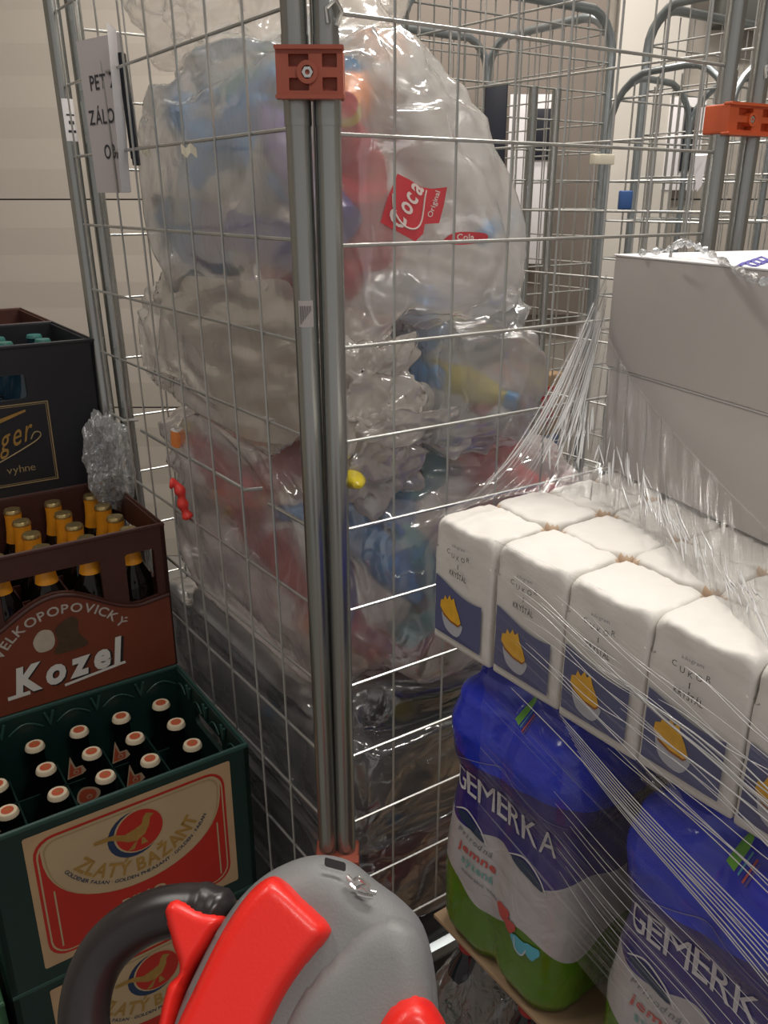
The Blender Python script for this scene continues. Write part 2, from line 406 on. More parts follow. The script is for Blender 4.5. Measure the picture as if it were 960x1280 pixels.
film('flap_film', (0.80, 0.74, 0.67), opac=0.50, edge=0.3, gloss=0.15, bump=0.3, bscale=10, var=0.4)
mat('film_crease', (0.62, 0.62, 0.62), rough=0.18, spec=0.8, coat=0.5)
film('pack_film', (0.5, 0.5, 0.52), opac=0.06, edge=0.2, gloss=0.5, rough=0.07, bump=0.9, bscale=30)
film('pet_clear', (0.60, 0.66, 0.70), opac=0.25, edge=0.45, gloss=0.3, bump=0.2, bscale=20)
for nm, c in dict(pet_blue=(0.02, 0.26, 0.60), pet_teal=(0.08, 0.42, 0.46), pet_orange=(0.90, 0.30, 0.08), pet_red=(0.60, 0.03, 0.05), pet_green=(0.06, 0.28, 0.08), pet_yellow=(0.70, 0.55, 0.03), pet_purple=(0.10, 0.08, 0.32), pet_brown=(0.20, 0.09, 0.04), pet_white=(0.62, 0.62, 0.60), pet_black=(0.02, 0.02, 0.03), pet_pink=(0.6, 0.22, 0.24)).items():
    mat(nm, c, rough=0.2, coat=0.2)

# ---------------------------------------------------------------- the room
b = MB(); b.box((-3.2, -1.5, -0.05), (4.2, 3.6, 0.0), 'concrete'); struct(b.build('floor'))
WY = 3.25
b = MB()
b.box((-3.2, WY, 0), (4.2, WY + 0.12, 3.3), 'wall_groove')
seams = [0.0, 0.636, 1.402, 2.2, 3.3]
for i in range(len(seams) - 1):
    z0, z1 = seams[i] + 0.0025, seams[i + 1] - 0.0025
    prof = []                                         # shallow horizontal ribs of the cold-room panels
    n = 4
    for k in range(n + 1):
        z = z0 + (z1 - z0) * k / n; prof.append((z, 0.0))
        if k < n: prof.append((z0 + (z1 - z0) * (k + 0.5) / n, 0.0035))
    for (za, da), (zb, db) in zip(prof[:-1], prof[1:]):
        b.add([(-3.2, WY - 0.012 - da, za), (4.2, WY - 0.012 - da, za), (4.2, WY - 0.012 - db, zb), (-3.2, WY - 0.012 - db, zb)], [(0, 1, 2, 3)], 'wall_greige')
struct(b.build('wall_back', smooth=80))
b = MB(); b.box((4.1, -1.5, 0), (4.2, 3.3, 3.3), 'wall_greige'); struct(b.build('wall_right'))
b = MB(); b.box((-3.2, -1.5, 0), (-3.1, 3.3, 3.3), 'wall_greige'); struct(b.build('wall_left'))
b = MB(); b.box((-3.2, -1.5, 3.2), (4.2, 3.6, 3.3), 'paper_grey'); struct(b.build('ceiling'))
# door leaf in the back wall, its dark track above
b = MB(); b.rbox((0.78, WY - 0.07, 0.0), (1.02, WY - 0.03, 2.6), 0.004, 'door_light'); struct(b.build('door_1'))
b = MB(); b.rbox((1.08, WY - 0.16, 1.93), (3.2, WY - 0.06, 2.06), 0.01, 'beam_dark'); b.rbox((1.0, WY - 0.2, 2.09), (3.2, WY - 0.1, 2.16), 0.01, 'beam_dark'); struct(b.build('trim_1'))
b = MB(); b.rbox((0.0, WY - 0.10, 1.0), (0.74, WY - 0.05, 2.7), 0.006, 'board_brown')
tag(b.build('wall_board'), 'brown-grey flat board against the back wall, behind the rear cages', 'board')


# ---------------------------------------------------------------- the roll cage in the middle
def lerp(a, b, t): return Vector(a) + (Vector(b) - Vector(a)) * t
def clamp_part(parent, ca, cb, z, h, m, base, face):
    """plastic clamp gripping two tubes; ca, cb tube centres, face = direction it faces"""
    ex = (Vector(cb) - Vector(ca)); w = ex.length / 2 + 0.0185; ex.normalize(); ey = Vector(face).normalized(); c = (Vector(ca) + Vector(cb)) / 2 - base
    def fn(x, y, d): p = c + ex * x + ey * (0.0165 + d); return (p.x, p.y, z - base.z + y)
    b_ = MB(); hh = h / 2
    b_.plate(rrect(-w, -hh, w, hh, 0.003), [], -0.034, m, lambda x, y, d: fn(x, y, d + 0.0))
    pockets = [rrect(-w * 0.62, hh * 0.22, -w * 0.02, hh * 0.74, 0.001), rrect(-w * 0.62, -hh * 0.74, -w * 0.02, -hh * 0.22, 0.001),
               rrect(w * 0.38, hh * 0.2, w * 0.82, hh * 0.76, 0.001), rrect(w * 0.38, -hh * 0.76, w * 0.82, -hh * 0.2, 0.001)]
    b_.plate(rrect(-w, -hh, w, hh, 0.003), pockets, 0.010, m, fn)
    for sy in (-1, 1):
        b_.plate(rrect(-w * 1.03, sy * hh - 0.002, w * 1.03, sy * hh + 0.002, 0.0015), [], 0.014, m, fn)
    b_.plate(circ(-w * 0.06, 0, h * 0.24, 20), [circ(-w * 0.06, 0, h * 0.14, 20)], 0.013, m, fn)
    o = b_.build('corner_clamp', parent)
    s_ = MB(); s_.plate(circ(-w * 0.06, 0, h * 0.125, 6), [circ(-w * 0.06, 0, h * 0.055, 12)], 0.012, 'steel', fn)
    s_.build('clamp_screw', o)
    return o
def wire_panel(parent, q, r_h, r_v, hz, sv, base, z0, z1, skip=None, name='wire_mesh', inset=0.0):
    """q(s,z) -> point on panel; hz heights, sv fractions"""
    b_ = MB()
    for z in hz:
        if skip and skip(z): continue
        b_.tube([q(0, z) - base, q(0.5, z) - base, q(1, z) - base], r_h, 'zinc_wire', 6)
    for s in sv: b_.tube([q(s, z0) - base + inset_v(q, inset), q(s, z1) - base + inset_v(q, inset)], r_v, 'zinc_wire', 5)
    return b_.build(name, parent)
def inset_v(q, d):
    t = q(1, 1) - q(0, 1); n = Vector((-t.y, t.x, 0)).normalized(); return n * d

PA = lambda z: lerp((-0.0795, 1.0, 0.2), (-0.0975, 1.0, 1.9), (z - 0.2) / 1.7).xy.to_3d() + Vector((0, 0, z))
PAF = lambda z: lerp((-0.522, 1.602, 0.2), (-0.588, 1.694, 1.9), (z - 0.2) / 1.7).xy.to_3d() + Vector((0, 0, z))
PB = lambda z: lerp((-0.0550, 1.0, 0.2), (-0.0625, 1.0, 1.9), (z - 0.2) / 1.7).xy.to_3d() + Vector((0, 0, z))
PBF = lambda z: lerp((0.487, 1.352, 0.2), (0.510, 1.388, 1.9), (z - 0.2) / 1.7).xy.to_3d() + Vector((0, 0, z))
PC = lambda z: lerp((0.545, 1.385, 0.2), (0.572, 1.425, 1.9), (z - 0.2) / 1.7).xy.to_3d() + Vector((0, 0, z))
PCF = lambda z: lerp((0.045, 2.06, 0.2), (0.04, 2.09, 1.9), (z - 0.2) / 1.7).xy.to_3d() + Vector((0, 0, z))
PD = lambda z: PAF(z) + Vector((0.030, 0.022, 0))
PDF = lambda z: PCF(z) + Vector((-0.028, -0.018, 0))
cbase = Vector((0.0, 1.5, 0.0))
cage = thing('roll_cage', 'tall zinc wire roll cage full of clear bags of empty bottles, with red corner clamps', 'roll cage', cbase)
for f in (PA, PAF, PB, PBF, PC, PCF, PD, PDF):
    b = MB(); b.tube([f(0.19) - cbase, f(1.0) - cbase, f(1.92) - cbase], 0.0140, 'zinc', 18)
    if f in (PA, PB):                                # sleeve step under the clamp
        b.tube([f(1.475) - cbase, f(1.500) - cbase], 0.0150, 'zinc', 18)
        b.tube([f(1.548) - cbase, f(1.562) - cbase], 0.0146, 'zinc', 18)
    b.build('corner_post', cage, smooth=50)
b = MB(); b.tube([(PA(0.3) + PB(0.3)) / 2 - cbase + Vector((0, 0.018, 0)), (PA(1.9) + PB(1.9)) / 2 - cbase + Vector((0.004, 0.018, 0))], 0.0045, 'zinc', 8); b.build('hinge_rod', cage)
qA = lambda s, z: lerp(PA(z), PAF(z), s)
qB = lambda s, z: lerp(PB(z), PBF(z), s)
qC = lambda s, z: lerp(PC(z), PCF(z), s)
qD = lambda s, z: lerp(PD(z), PDF(z), s)
HZ = [1.59 + 0.1165 * k for k in range(-11, 3)]
HZB = [1.584 - 0.1165 * k for k in range(-2, 12)]
wire_panel(cage, qA, 0.0023, 0.0018, [z for z in HZ if abs(z - 1.0075) > 0.03], [(0.106 + 0.0955 * k) / 0.81 for k in range(8)], cbase, 0.31, 1.88, inset=0.004)
b = MB()                                              # the cut bars with bent ends
zz = 1.004; inn = dB * 0.024
b.tube([qA(0.87, zz) - cbase + inn, qA(0.882, zz) - cbase, qA(0.99, zz) - cbase], 0.0028, 'zinc_wire', 7)
b.tube([qA(0.236, zz) - cbase + inn, qA(0.245, zz) - cbase, qA(0.765, zz) - cbase], 0.0030, 'zinc_wire', 7)
b.tube([qA(0.02, zz - 0.02) - cbase, qA(0.03, zz) - cbase, qA(0.155, zz) - cbase, qA(0.162, zz) - cbase + inn * 0.3], 0.0028, 'zinc_wire', 7)
b.build('bent_shelf_bar', cage)
wire_panel(cage, qB, 0.0023, 0.0018, HZB, [(0.0895 * k) / 0.675 for k in range(1, 8)], cbase, 0.3, 1.88, inset=0.004)
wire_panel(cage, qC, 0.0022, 0.0018, [z + 0.03 for z in HZB[:-1]], [(0.0955 * k) / 0.82 for k in range(1, 9)], cbase, 0.3, 1.88)
wire_panel(cage, qD, 0.0022, 0.0018, [z - 0.02 for z in HZ[1:]], [(0.0895 * k) / 0.675 for k in range(1, 8)], cbase, 0.3, 1.88)
for z, h in ((1.524, 0.046), (0.470, 0.046)): clamp_part(cage, PA(z), PB(z), z, h, 'clamp_red', cbase, (0, -1, 0))
clamp_part(cage, PBF(1.512), PC(1.512), 1.512, 0.040, 'clamp_orange', cbase, (0.52, -0.854, 0))
for f in (PB, PC):                                    # lifting hooks over the posts
    b = MB(); p = f(1.57) - cbase; b.tube([p + Vector((0.012, -0.008, 0.0)), p + Vector((0.017, -0.012, 0.012)), p + Vector((0.012, -0.016, 0.022)), p + Vector((0.002, -0.014, 0.014)), p + Vector((0.004, -0.016, 0.0))], 0.0028, 'steel', 8)
    b.build('hook', cage)
b = MB()
loop = [PA(0.2) - cbase, PBF(0.2) - cbase, PCF(0.2) - cbase, PAF(0.2) - cbase]
for i in range(4): b.tube([loop[i] + Vector((0, 0, -0.02)), loop[(i + 1) % 4] + Vector((0, 0, -0.02))], 0.018, 'zinc_dark', 8)
vs4 = [p + Vector((0, 0, -0.035)) for p in loop] + [p + Vector((0, 0, -0.01)) for p in loop]
b.add(vs4, [(3, 2, 1, 0), (4, 5, 6, 7), (0, 1, 5, 4), (1, 2, 6, 5), (2, 3, 7, 6), (3, 0, 4, 7)], 'zinc_dark')
b.build('base_frame', cage)
for p in loop:
    c = p * 0.9 + (sum(loop, Vector()) / 4) * 0.1; c.z = 0
    k = MB(); k.box((c.x - 0.03, c.y - 0.03, 0.12), (c.x + 0.03, c.y + 0.03, 0.165), 'zinc'); k.box((c.x - 0.026, c.y - 0.02, 0.05), (c.x - 0.022, c.y + 0.02, 0.13), 'zinc'); k.box((c.x + 0.022, c.y - 0.02, 0.05), (c.x + 0.026, c.y + 0.02, 0.13), 'zinc')
    ks = k.build('caster', cage)
    w = MB(); w.lathe([(0.0, -0.017), (0.05, -0.017), (0.0615, -0.01), (0.0615, 0.01), (0.05, 0.017), (0.0, 0.017)], 'rubber', 20, xf=lambda q, c=c: Vector((c.x + q.z, c.y + q.x, 0.0625 + q.y)))
    w.build('wheel', ks)
def post_label(parent, f, z0, z1, m, base, rr=0.0143, a0=-150, a1=-60, marks=None):
    b_ = MB()
    def fn(u, v):
        z = z0 + (z1 - z0) * v; a = R(a0 + (a1 - a0) * u); p = f(z) - base
        return p + Vector((math.cos(a) * rr, math.sin(a) * rr, 0))
    b_.grid(fn, 6, 3, m)
    if marks:
        for (u0, v0, u1, v1) in marks:
            b_.grid(lambda u, v: (lambda z, a: f(z) - base + Vector((math.cos(a) * (rr + 0.0003), math.sin(a) * (rr + 0.0003), 0)))(z0 + (z1 - z0) * (v0 + (v1 - v0) * v), R(a0 + (a1 - a0) * (u0 + (u1 - u0) * u))), 3, 1, 'ink')
    b_.build('post_label', parent)
post_label(cage, PA, 1.262, 1.292, 'paper_grey', cbase, a0=-120, a1=-50, marks=[(0.1 + 0.1*k, 0.1 + 0.07*k, 0.14 + 0.1*k, 0.8) for k in range(8)])
post_label(cage, PAF, 1.50, 1.57, 'paper_white', cbase, a0=-95, a1=10, marks=[(0.2, 0.2, 0.8, 0.26), (0.3, 0.4, 0.7, 0.48), (0.2, 0.6, 0.8, 0.64)])

# small things hanging on the cage
def seg(name, lab, cat, pts, r, m, **k):
    b_ = MB(); b_.tube(pts, r, m, k.get('n', 10), rs=k.get('rs')); return tag(b_.build(name), lab, cat)
p0 = qA((0.53) / 0.81, 1.004); o_ = -dB * 0.006
pts = [at_y(x, y, 1.33) for x, y in ((213, 604), (220, 606), (226, 616), (228, 628), (232, 640), (236, 648))]
b = MB(); b.tube(spline(pts, 5, False), 0.0085, 'red_plastic', 12, rs=[0.0080 + 0.0018 * math.sin(i * 0.9) for i in range(len(spline(pts, 5, False)))])
tag(b.build('plastic_strap'), 'knotted bright red plastic strap tied on the wire beside the brown beer crate', 'strap')
b = MB()
pz = qB(0.60, 1.4665)
b.rbox((-0.021, -0.004, -0.0125), (0.021, 0.003, 0.0005), 0.0012, 'cream_plastic')
b.rbox((-0.021, -0.007, -0.0125), (-0.010, -0.003, -0.001), 0.001, 'cream_plastic')
o = b.build('label_holder'); o.location = at_y(753, 193, pz.y) ; o.rotation_euler = (0, 0, R(34))
tag(o, 'small cream plastic tag clipped on a horizontal wire of the roll cage', 'tag')
for (x, y, w, h, lb) in ((236, 188, 0.010, 0.006, 'larger torn scrap of cream sticker on the upper left wire'), (183, 190, 0.006, 0.004, 'smaller torn scrap of cream sticker on the upper left wire, next to the sign')):
    p = at_y(x, y, 1.22 if x > 200 else 1.385); b = MB()
    b.grid(lambda u, v: p + Vector(((u - 0.5) * 2 * w, 0.003 * math.sin(7 * u), (v - 0.5) * h * 2 + 0.003 * math.sin(9 * u + 2))), 8, 3, 'cream_plastic')
    tag(b.build('paper_scrap'), lb, 'paper scrap')

# the folded paper sign
sg = thing('paper_sign', 'white folded paper sign with black lettering about deposit bottles, hung on the cage', 'sign', at_y(125, 250, 1.48))
sb = Vector(sg.location)
TL, TR, BL, BR = at_y(95, 52, 1.50), at_y(150, 40, 1.47), at_y(122, 241, 1.50), at_y(163, 241, 1.47)
b = MB(); sgn = lambda u, v: lerp(lerp(BL, BR, u), lerp(TL, TR, u), v) - sb
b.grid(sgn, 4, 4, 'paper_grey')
nrm = ((TR - TL).cross(BL - TL)).normalized()
if nrm.y > 0: nrm = -nrm
sx = (TR - TL).length; sy = (TL - BL).length
for st, yy, x0, k in (('PET ZÁL', 0.68, 0.20, 1.0), ('ZÁLOHOV', 0.46, 0.06, 1.0), ('OBALY', 0.23, 0.36, 1.0)):
    def adv_fn(x, y, yy=yy, x0=x0): return sgn(x0 + x / sx, yy + y / sy) + nrm * 0.0007
    vs2, fs, w = text2d(st, 0.012, 0, 1.0)
    cut = [(x * 0.020, y * 0.030) for x, y, c in vs2]
    lim = (1.0 - x0) * sx
    keep = [f for f in fs if all(cut[i][0] < lim for i in f)]
    b.add([adv_fn(x, y) for x, y in cut], keep, 'ink')
b.build('text_sheet', sg)
b = MB(); FT, FB = at_y(133, 28, 1.41), at_y(152, 240, 1.41); GT, GB = at_y(145, 36, 1.455), at_y(164, 240, 1.455)
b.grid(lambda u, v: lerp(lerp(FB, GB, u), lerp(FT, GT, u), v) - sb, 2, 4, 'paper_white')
b.build('folded_flap', sg)
b = MB()
A0, A1 = at_y(152, 66, 1.46), at_y(171, 207, 1.46)
ax = (A1 - A0).normalized(); L_ = (A1 - A0).length
b.rbox((-0.0075, -0.005, 0), (0.0075, 0.005, L_), 0.002, 'navy_plastic')
b.rbox((-0.0045, -0.007, 0.01), (0.0045, -0.004, L_ - 0.01), 0.001, 'navy_plastic')
o = b.build('clip_rail'); o.location = A1; o.rotation_euler = (A0 - A1).to_track_quat('Z', 'Y').to_euler()
tag(o, 'dark navy plastic clip rail fixed on the cage wires next to the paper sign', 'clip rail')

# ---------------------------------------------------------------- bags of empty bottles in the cage
def S(s, t, z): return Vector((-0.058 + 0.829 * s - 0.581 * t, 1.0 + 0.559 * s + 0.814 * t, z))
bag_bvh = {}
def bag(name, label, c, r, m, seed, e=0.62, amp=0.02, fold=0.012, fold_k=7, lim=(0.020, 0.60, 0.020, 0.76), tie=None, taper=0.0, group='bags of empty bottles in the roll cage', sub=6, tilt=(0, 0)):
    bm = bmesh.new(); bmesh.ops.create_icosphere(bm, subdivisions=sub, radius=1.0)
    so = Vector((seed * 3.7, seed * 1.9, seed * 5.3)); base = S(c[0], c[1], c[2] - r[2])
    rn = random.Random(seed * 77); PL = []
    for k in range(13):
        nv = Vector((rn.gauss(0, 1), rn.gauss(0, 1), rn.gauss(0, 0.8))).normalized(); fq = 1.1 * 1.15 ** k; PL.append((nv, fq, rn.uniform(0, 5), 1.0 / fq))
    tri = lambda x: abs((x % 1.0) - 0.5) * 2
    for v in bm.verts:
        d = v.co.copy(); q = Vector([math.copysign(abs(a) ** e, a) for a in d])
        wp_ = d + Vector((noise.noise(d * 1.3 + so), noise.noise(d * 1.3 + so + Vector((9, 2, 4))), noise.noise(d * 1.3 + so + Vector((3, 7, 8))))) * 0.55
        cr = sum(w_ * (tri(nv.dot(wp_) * fq * 0.8 + c0) - 0.5) for nv, fq, c0, w_ in PL)
        n = fbm(d * 1.6 + so, 2)
        ang = math.atan2(d.y, d.x)
        w = Vector((math.cos(ang) * fold_k * 0.5, math.sin(ang) * fold_k * 0.5, d.z * 0.9 + 0.35 * n)) + so
        f = ridge(w) * 0.6 + ridge(w * 2.1 + Vector((3, 1, 2))) * 0.3 + ridge(d * 5.0 + so * 2) * 0.35
        f2 = ridge(d * 11 + Vector((n, n, n)) * 1.5 + so)
        disp = amp * n + fold * (0.45 * f + 1.15 * cr) + fold * 0.12 * f2
        s = (c[0] - r[0]) + (q.x + 1) * r[0] * (1 - taper * ((q.z + 1) / 2) ** 2) + d.x * disp + tilt[0] * q.z * r[2]; t = c[1] + q.y * r[1] + d.y * disp + tilt[1] * q.z * r[2]; z = c[2] + q.z * r[2] * (1 + 0.1 * n) + d.z * disp
        press = fold * (0.25 * (f - 0.5) + 0.55 * cr)
        s = max(lim[0] + abs(press), min(lim[1], s)); t = max(lim[2] + abs(press), min(lim[3], t))
        if tie and d.z > 0.86:
            k = (d.z - 0.86) / 0.14; s += (tie[0] - s) * k * 0.85; t += (tie[1] - t) * k * 0.85; z += (tie[2] - z) * k ** 1.5
        v.co = S(s, t, z) - base
    me = bpy.data.meshes.new(name); bm.to_mesh(me); bag_bvh[name + str(seed)] = (BVHTree.FromBMesh(bm), base); bm.free()
    me.materials.append(M[m]); me.shade_smooth()
    o = bpy.data.objects.new(name, me); C.objects.link(o); o.location = base; tag(o, label, 'plastic bag', group); return o
G1 = 'bags of empty bottles in the roll cage'
bag_up = bag('plastic_bag', 'big milky clear bag in the upper cage with a red printed patch', (0.205, 0.35, 1.405), (0.200, 0.335, 0.200), 'bag_clear', 1, amp=0.03, fold=0.015, taper=0.50)
bag('plastic_bag', 'crumpled beige-clear bag on top of all the others, at the top edge of the photo', (0.20, 0.50, 1.72), (0.17, 0.22, 0.13), 'bag_beige', 2, amp=0.04, fold=0.02, e=0.8)
bag('plastic_bag', 'crumpled cloudy beige bag pressed against the left side wires, below the blue bottles', (0.09, 0.43, 1.165), (0.09, 0.34, 0.105), 'bag_beige', 3, amp=0.03, fold=0.022, fold_k=13, lim=(0.022, 0.165, 0.06, 0.76))
bag('plastic_bag', 'shiny grey clear bag at the right of the cage, above the pink bag', (0.26, 0.23, 1.16), (0.15, 0.22, 0.110), 'bag_grey', 4, amp=0.03, fold=0.018, lim=(0.17, 0.60, 0.020, 0.76))
bag('plastic_bag', 'large pinkish clear bag with long folds filling the middle of the cage', (0.27, 0.39, 0.86), (0.265, 0.385, 0.215), 'bag_pink', 5, amp=0.03, fold=0.020, fold_k=15, lim=(0.020, 0.60, 0.020, 0.785), tie=(0.45, 0.25, 1.10), e=0.6)
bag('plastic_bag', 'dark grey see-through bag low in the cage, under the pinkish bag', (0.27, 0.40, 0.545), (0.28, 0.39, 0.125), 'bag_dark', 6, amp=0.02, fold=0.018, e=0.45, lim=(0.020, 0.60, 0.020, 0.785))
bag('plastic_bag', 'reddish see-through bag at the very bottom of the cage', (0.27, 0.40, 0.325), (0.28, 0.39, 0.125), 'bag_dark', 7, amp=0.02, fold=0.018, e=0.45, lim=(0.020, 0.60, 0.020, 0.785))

bag('plastic_bag', 'small knotted beige bag tail behind the right wires, under the red printed bag', (0.085, 0.085, 1.165), (0.07, 0.06, 0.065), 'bag_beige', 8, amp=0.03, fold=0.022, e=0.85, sub=5)
bag('plastic_bag', 'twisted beige bag end poking right behind the wires, beside the knotted tail', (0.15, 0.05, 1.115), (0.10, 0.028, 0.030), 'bag_beige', 9, amp=0.02, fold=0.012, e=0.9, sub=5)

bag('plastic_bag', 'small clear bag corner with a yellow patch, right beside the corner post', (0.085, 0.075, 1.06), (0.065, 0.055, 0.055), 'bag_pink', 10, amp=0.02, fold=0.012, e=0.8, sub=5)
def onA(x, y, s_):
    """photo pixel -> point on the plane s_ behind the left side wires"""
    P0 = S(s_, 0, 0); d = pray(x, y); n = Vector((-dA.y, dA.x, 0)); return CAMP + d * ((n.dot(P0) - n.dot(CAMP)) / n.dot(d))
b = MB(); b.flat([(x, y) for x, y in spline([(203, 356), (240, 345), (300, 351), (350, 349), (367, 366), (371, 430), (374, 543), (332, 553), (292, 540), (268, 505), (254, 455), (236, 425), (212, 405)], 4)], 'flap_film', lambda x, y: onA(x, y, 0.018 + 0.007 * noise.noise(Vector((x / 40, y / 28, 3))) + 0.006 * ridge(Vector((x / 55 + y / 90, y / 160, 1))) * 0.5), step=5)
fl = b.build('bag_flap', smooth=180)
tag(fl, 'loose translucent beige flap of bag pressed against the left wires beside the corner post', 'plastic bag')
b = MB(); p = onA(222, 547, 0.028)
b.lathe([(0.0, -0.016), (0.012, -0.016), (0.013, 0.0), (0.012, 0.016), (0.0, 0.016)], 'pet_orange', 16, mf=['pet_orange', 'pet_orange', 'pet_orange', 'pet_white'])
o = b.build('orange_plastic_piece'); o.location = p; o.rotation_euler = (0.15, 0.1, 0); tag(o, 'orange and white plastic piece showing through the left wires above the red strap', 'plastic piece')
for lab_, p_, m_, sc_, rot_ in (('crushed yellow bottle behind the right wires beside the corner post, below the beige tail', S(0.052, 0.062, 1.055), 'pet_yellow', 0.55, (1.45, 0.2, 0.2)), ):
    t = thing('crushed_bottle', lab_, 'bottle', p_); t.rotation_euler = rot_; t.scale = (sc_, sc_ * 0.7, sc_)
    k = MB(); k.lathe([(0.0, 0.004), (0.022, 0.0), (0.031, 0.006), (0.033, 0.03), (0.030, 0.10), (0.020, 0.13), (0.012, 0.15), (0.0, 0.155)], m_, 16); k.build('bottle_body', t)

def pet_shape(col, cap):
    """empty drinks bottle, unit in metres, axis z"""
    b_ = MB(); b_.lathe([(0.0, 0.004), (0.022, 0.0), (0.031, 0.006), (0.033, 0.03), (0.0325, 0.10), (0.030, 0.115), (0.033, 0.13), (0.032, 0.15), (0.022, 0.185), (0.012, 0.205), (0.0115, 0.215)], col, 16)
    return b_
pet_n = 0
BAGK = {'upper': 'plastic_bag1', 'crumpled beige': 'plastic_bag3', 'shiny grey': 'plastic_bag4', 'pinkish': 'plastic_bag5', 'dark grey': 'plastic_bag6', 'bottom': 'plastic_bag7'}
def inside(tree, w):
    for dr in (Vector((1, 0.03, 0.02)), Vector((-0.02, 0.03, 1))):
        n = 0; o_ = w.copy()
        while n < 30:
            h = tree.ray_cast(o_, dr)
            if not h[0]: break
            n += 1; o_ = h[0] + dr * 1e-4
        if n % 2 == 0: return False
    return True
def pet(label, c, m, cap, scale, seed, bagn):
    """bottle as a thing: body > cap, wrap"""
    global pet_n
    rnd = random.Random(seed); tree, base = bag_bvh[BAGK[bagn]]; p = S(*c); best = None
    cen = S(0.25, 0.36, c[2])
    for k in range(60):                                   # lie wholly inside the bag, as near its skin as it fits
        rot = Matrix.Rotation(rnd.uniform(0, 6.28), 3, 'Z') @ Matrix.Rotation(rnd.uniform(0.5, 2.6), 3, 'X')
        q = p + (cen - p) * (k * 0.008); ok = True; sc = scale * (1.0 if k < 35 else 0.8)
        for h, r_ in ((0.0, 0.026), (0.06, 0.03), (0.11, 0.030), (0.17, 0.026), (0.235, 0.010)):
            w = q + rot @ Vector((0, 0, (h - 0.11) * sc)) - base; hit = tree.find_nearest(w)
            if not inside(tree, w) or (w - hit[0]).length < r_ * sc + 0.002: ok = False; break
        if ok: best = (q, rot, sc); break
    if not best: return None
    q, rot, scale = best; q = q + rot @ Vector((0, 0, -0.11 * scale))
    t = thing('empty_bottle', label, 'bottle', q, 0, 'empty bottles inside the bags')
    t.rotation_euler = rot.to_euler(); t.scale = (scale, scale, scale)
    pet_shape(m, cap).build('bottle_body', t)
    b_ = MB(); b_.lathe([(0.0, 0.232), (0.0145, 0.232), (0.015, 0.229), (0.015, 0.214), (0.0, 0.214)], cap, 14); b_.build('cap', t)
    return t
# colour, bag, places (s, t, z)
PETS = [
 ('blue', 'pet_blue', 'upper', [(0.06, 0.50, 1.50), (0.05, 0.58, 1.40), (0.05, 0.36, 1.49), (0.05, 0.62, 1.31), (0.05, 0.24, 1.44), (0.06, 0.56, 1.35)]),
 ('teal', 'pet_teal', 'upper', [(0.12, 0.43, 1.44), (0.10, 0.30, 1.55)]),
 ('orange', 'pet_orange', 'upper', [(0.09, 0.09, 1.52), (0.20, 0.10, 1.55), (0.12, 0.19, 1.37)]),
 ('red', 'pet_red', 'upper', [(0.08, 0.10, 1.33), (0.10, 0.08, 1.41), (0.09, 0.27, 1.29)]),
 ('purple', 'pet_purple', 'upper', [(0.05, 0.22, 1.34), (0.05, 0.50, 1.32), (0.05, 0.17, 1.44)]),
 ('white', 'pet_white', 'upper', [(0.05, 0.44, 1.42), (0.05, 0.30, 1.39), (0.05, 0.52, 1.45), (0.24, 0.14, 1.45), (0.12, 0.15, 1.47), (0.28, 0.2, 1.36)]),
 ('yellow', 'pet_yellow', 'crumpled beige', [(0.09, 0.56, 1.26), (0.12, 0.12, 1.13)]),
 ('pink', 'pet_pink', 'crumpled beige', [(0.09, 0.18, 1.23), (0.10, 0.30, 1.15)]),
 ('brown', 'pet_brown', 'crumpled beige', [(0.10, 0.44, 1.16), (0.16, 0.08, 1.20)]),
 ('blue', 'pet_blue', 'shiny grey', [(0.20, 0.10, 1.17), (0.30, 0.16, 1.22)]),
 ('yellow', 'pet_yellow', 'shiny grey', [(0.29, 0.09, 1.14), (0.07, 0.09, 1.08)]),
 ('red', 'pet_red', 'shiny grey', [(0.33, 0.10, 1.12)]),
 ('white', 'pet_white', 'shiny grey', [(0.22, 0.2, 1.14)]),
 ('red', 'pet_red', 'pinkish', [(0.42, 0.06, 1.03), (0.34, 0.06, 1.04), (0.36, 0.08, 0.99), (0.08, 0.50, 0.93), (0.10, 0.22, 0.80), (0.44, 0.16, 0.98)]),
 ('orange', 'pet_orange', 'pinkish', [(0.08, 0.46, 1.03), (0.09, 0.12, 0.72)]),
 ('blue', 'pet_blue', 'pinkish', [(0.07, 0.09, 0.95), (0.12, 0.08, 0.91)]),
 ('teal', 'pet_teal', 'pinkish', [(0.20, 0.09, 0.87), (0.26, 0.10, 0.80), (0.16, 0.10, 0.98)]),
 ('pink', 'pet_pink', 'pinkish', [(0.08, 0.32, 0.98), (0.08, 0.36, 0.84), (0.18, 0.10, 0.72), (0.35, 0.14, 0.90)]),
 ('purple', 'pet_purple', 'pinkish', [(0.08, 0.14, 0.86)]),
 ('white', 'pet_white', 'pinkish', [(0.08, 0.20, 0.90), (0.09, 0.60, 0.86)]),
 ('black', 'pet_black', 'dark grey', [(0.20, 0.09, 0.60), (0.28, 0.12, 0.62), (0.09, 0.3, 0.58)]),
 ('white', 'pet_white', 'dark grey', [(0.10, 0.10, 0.53), (0.24, 0.10, 0.51), (0.08, 0.45, 0.55)]),
 ('green', 'pet_green', 'dark grey', [(0.30, 0.12, 0.52)]),
 ('red', 'pet_red', 'bottom', [(0.09, 0.09, 0.38), (0.20, 0.09, 0.34), (0.30, 0.12, 0.36), (0.12, 0.25, 0.36)]),
 ('pink', 'pet_pink', 'bottom', [(0.14, 0.10, 0.30), (0.26, 0.10, 0.28)]),
]
sd = 11
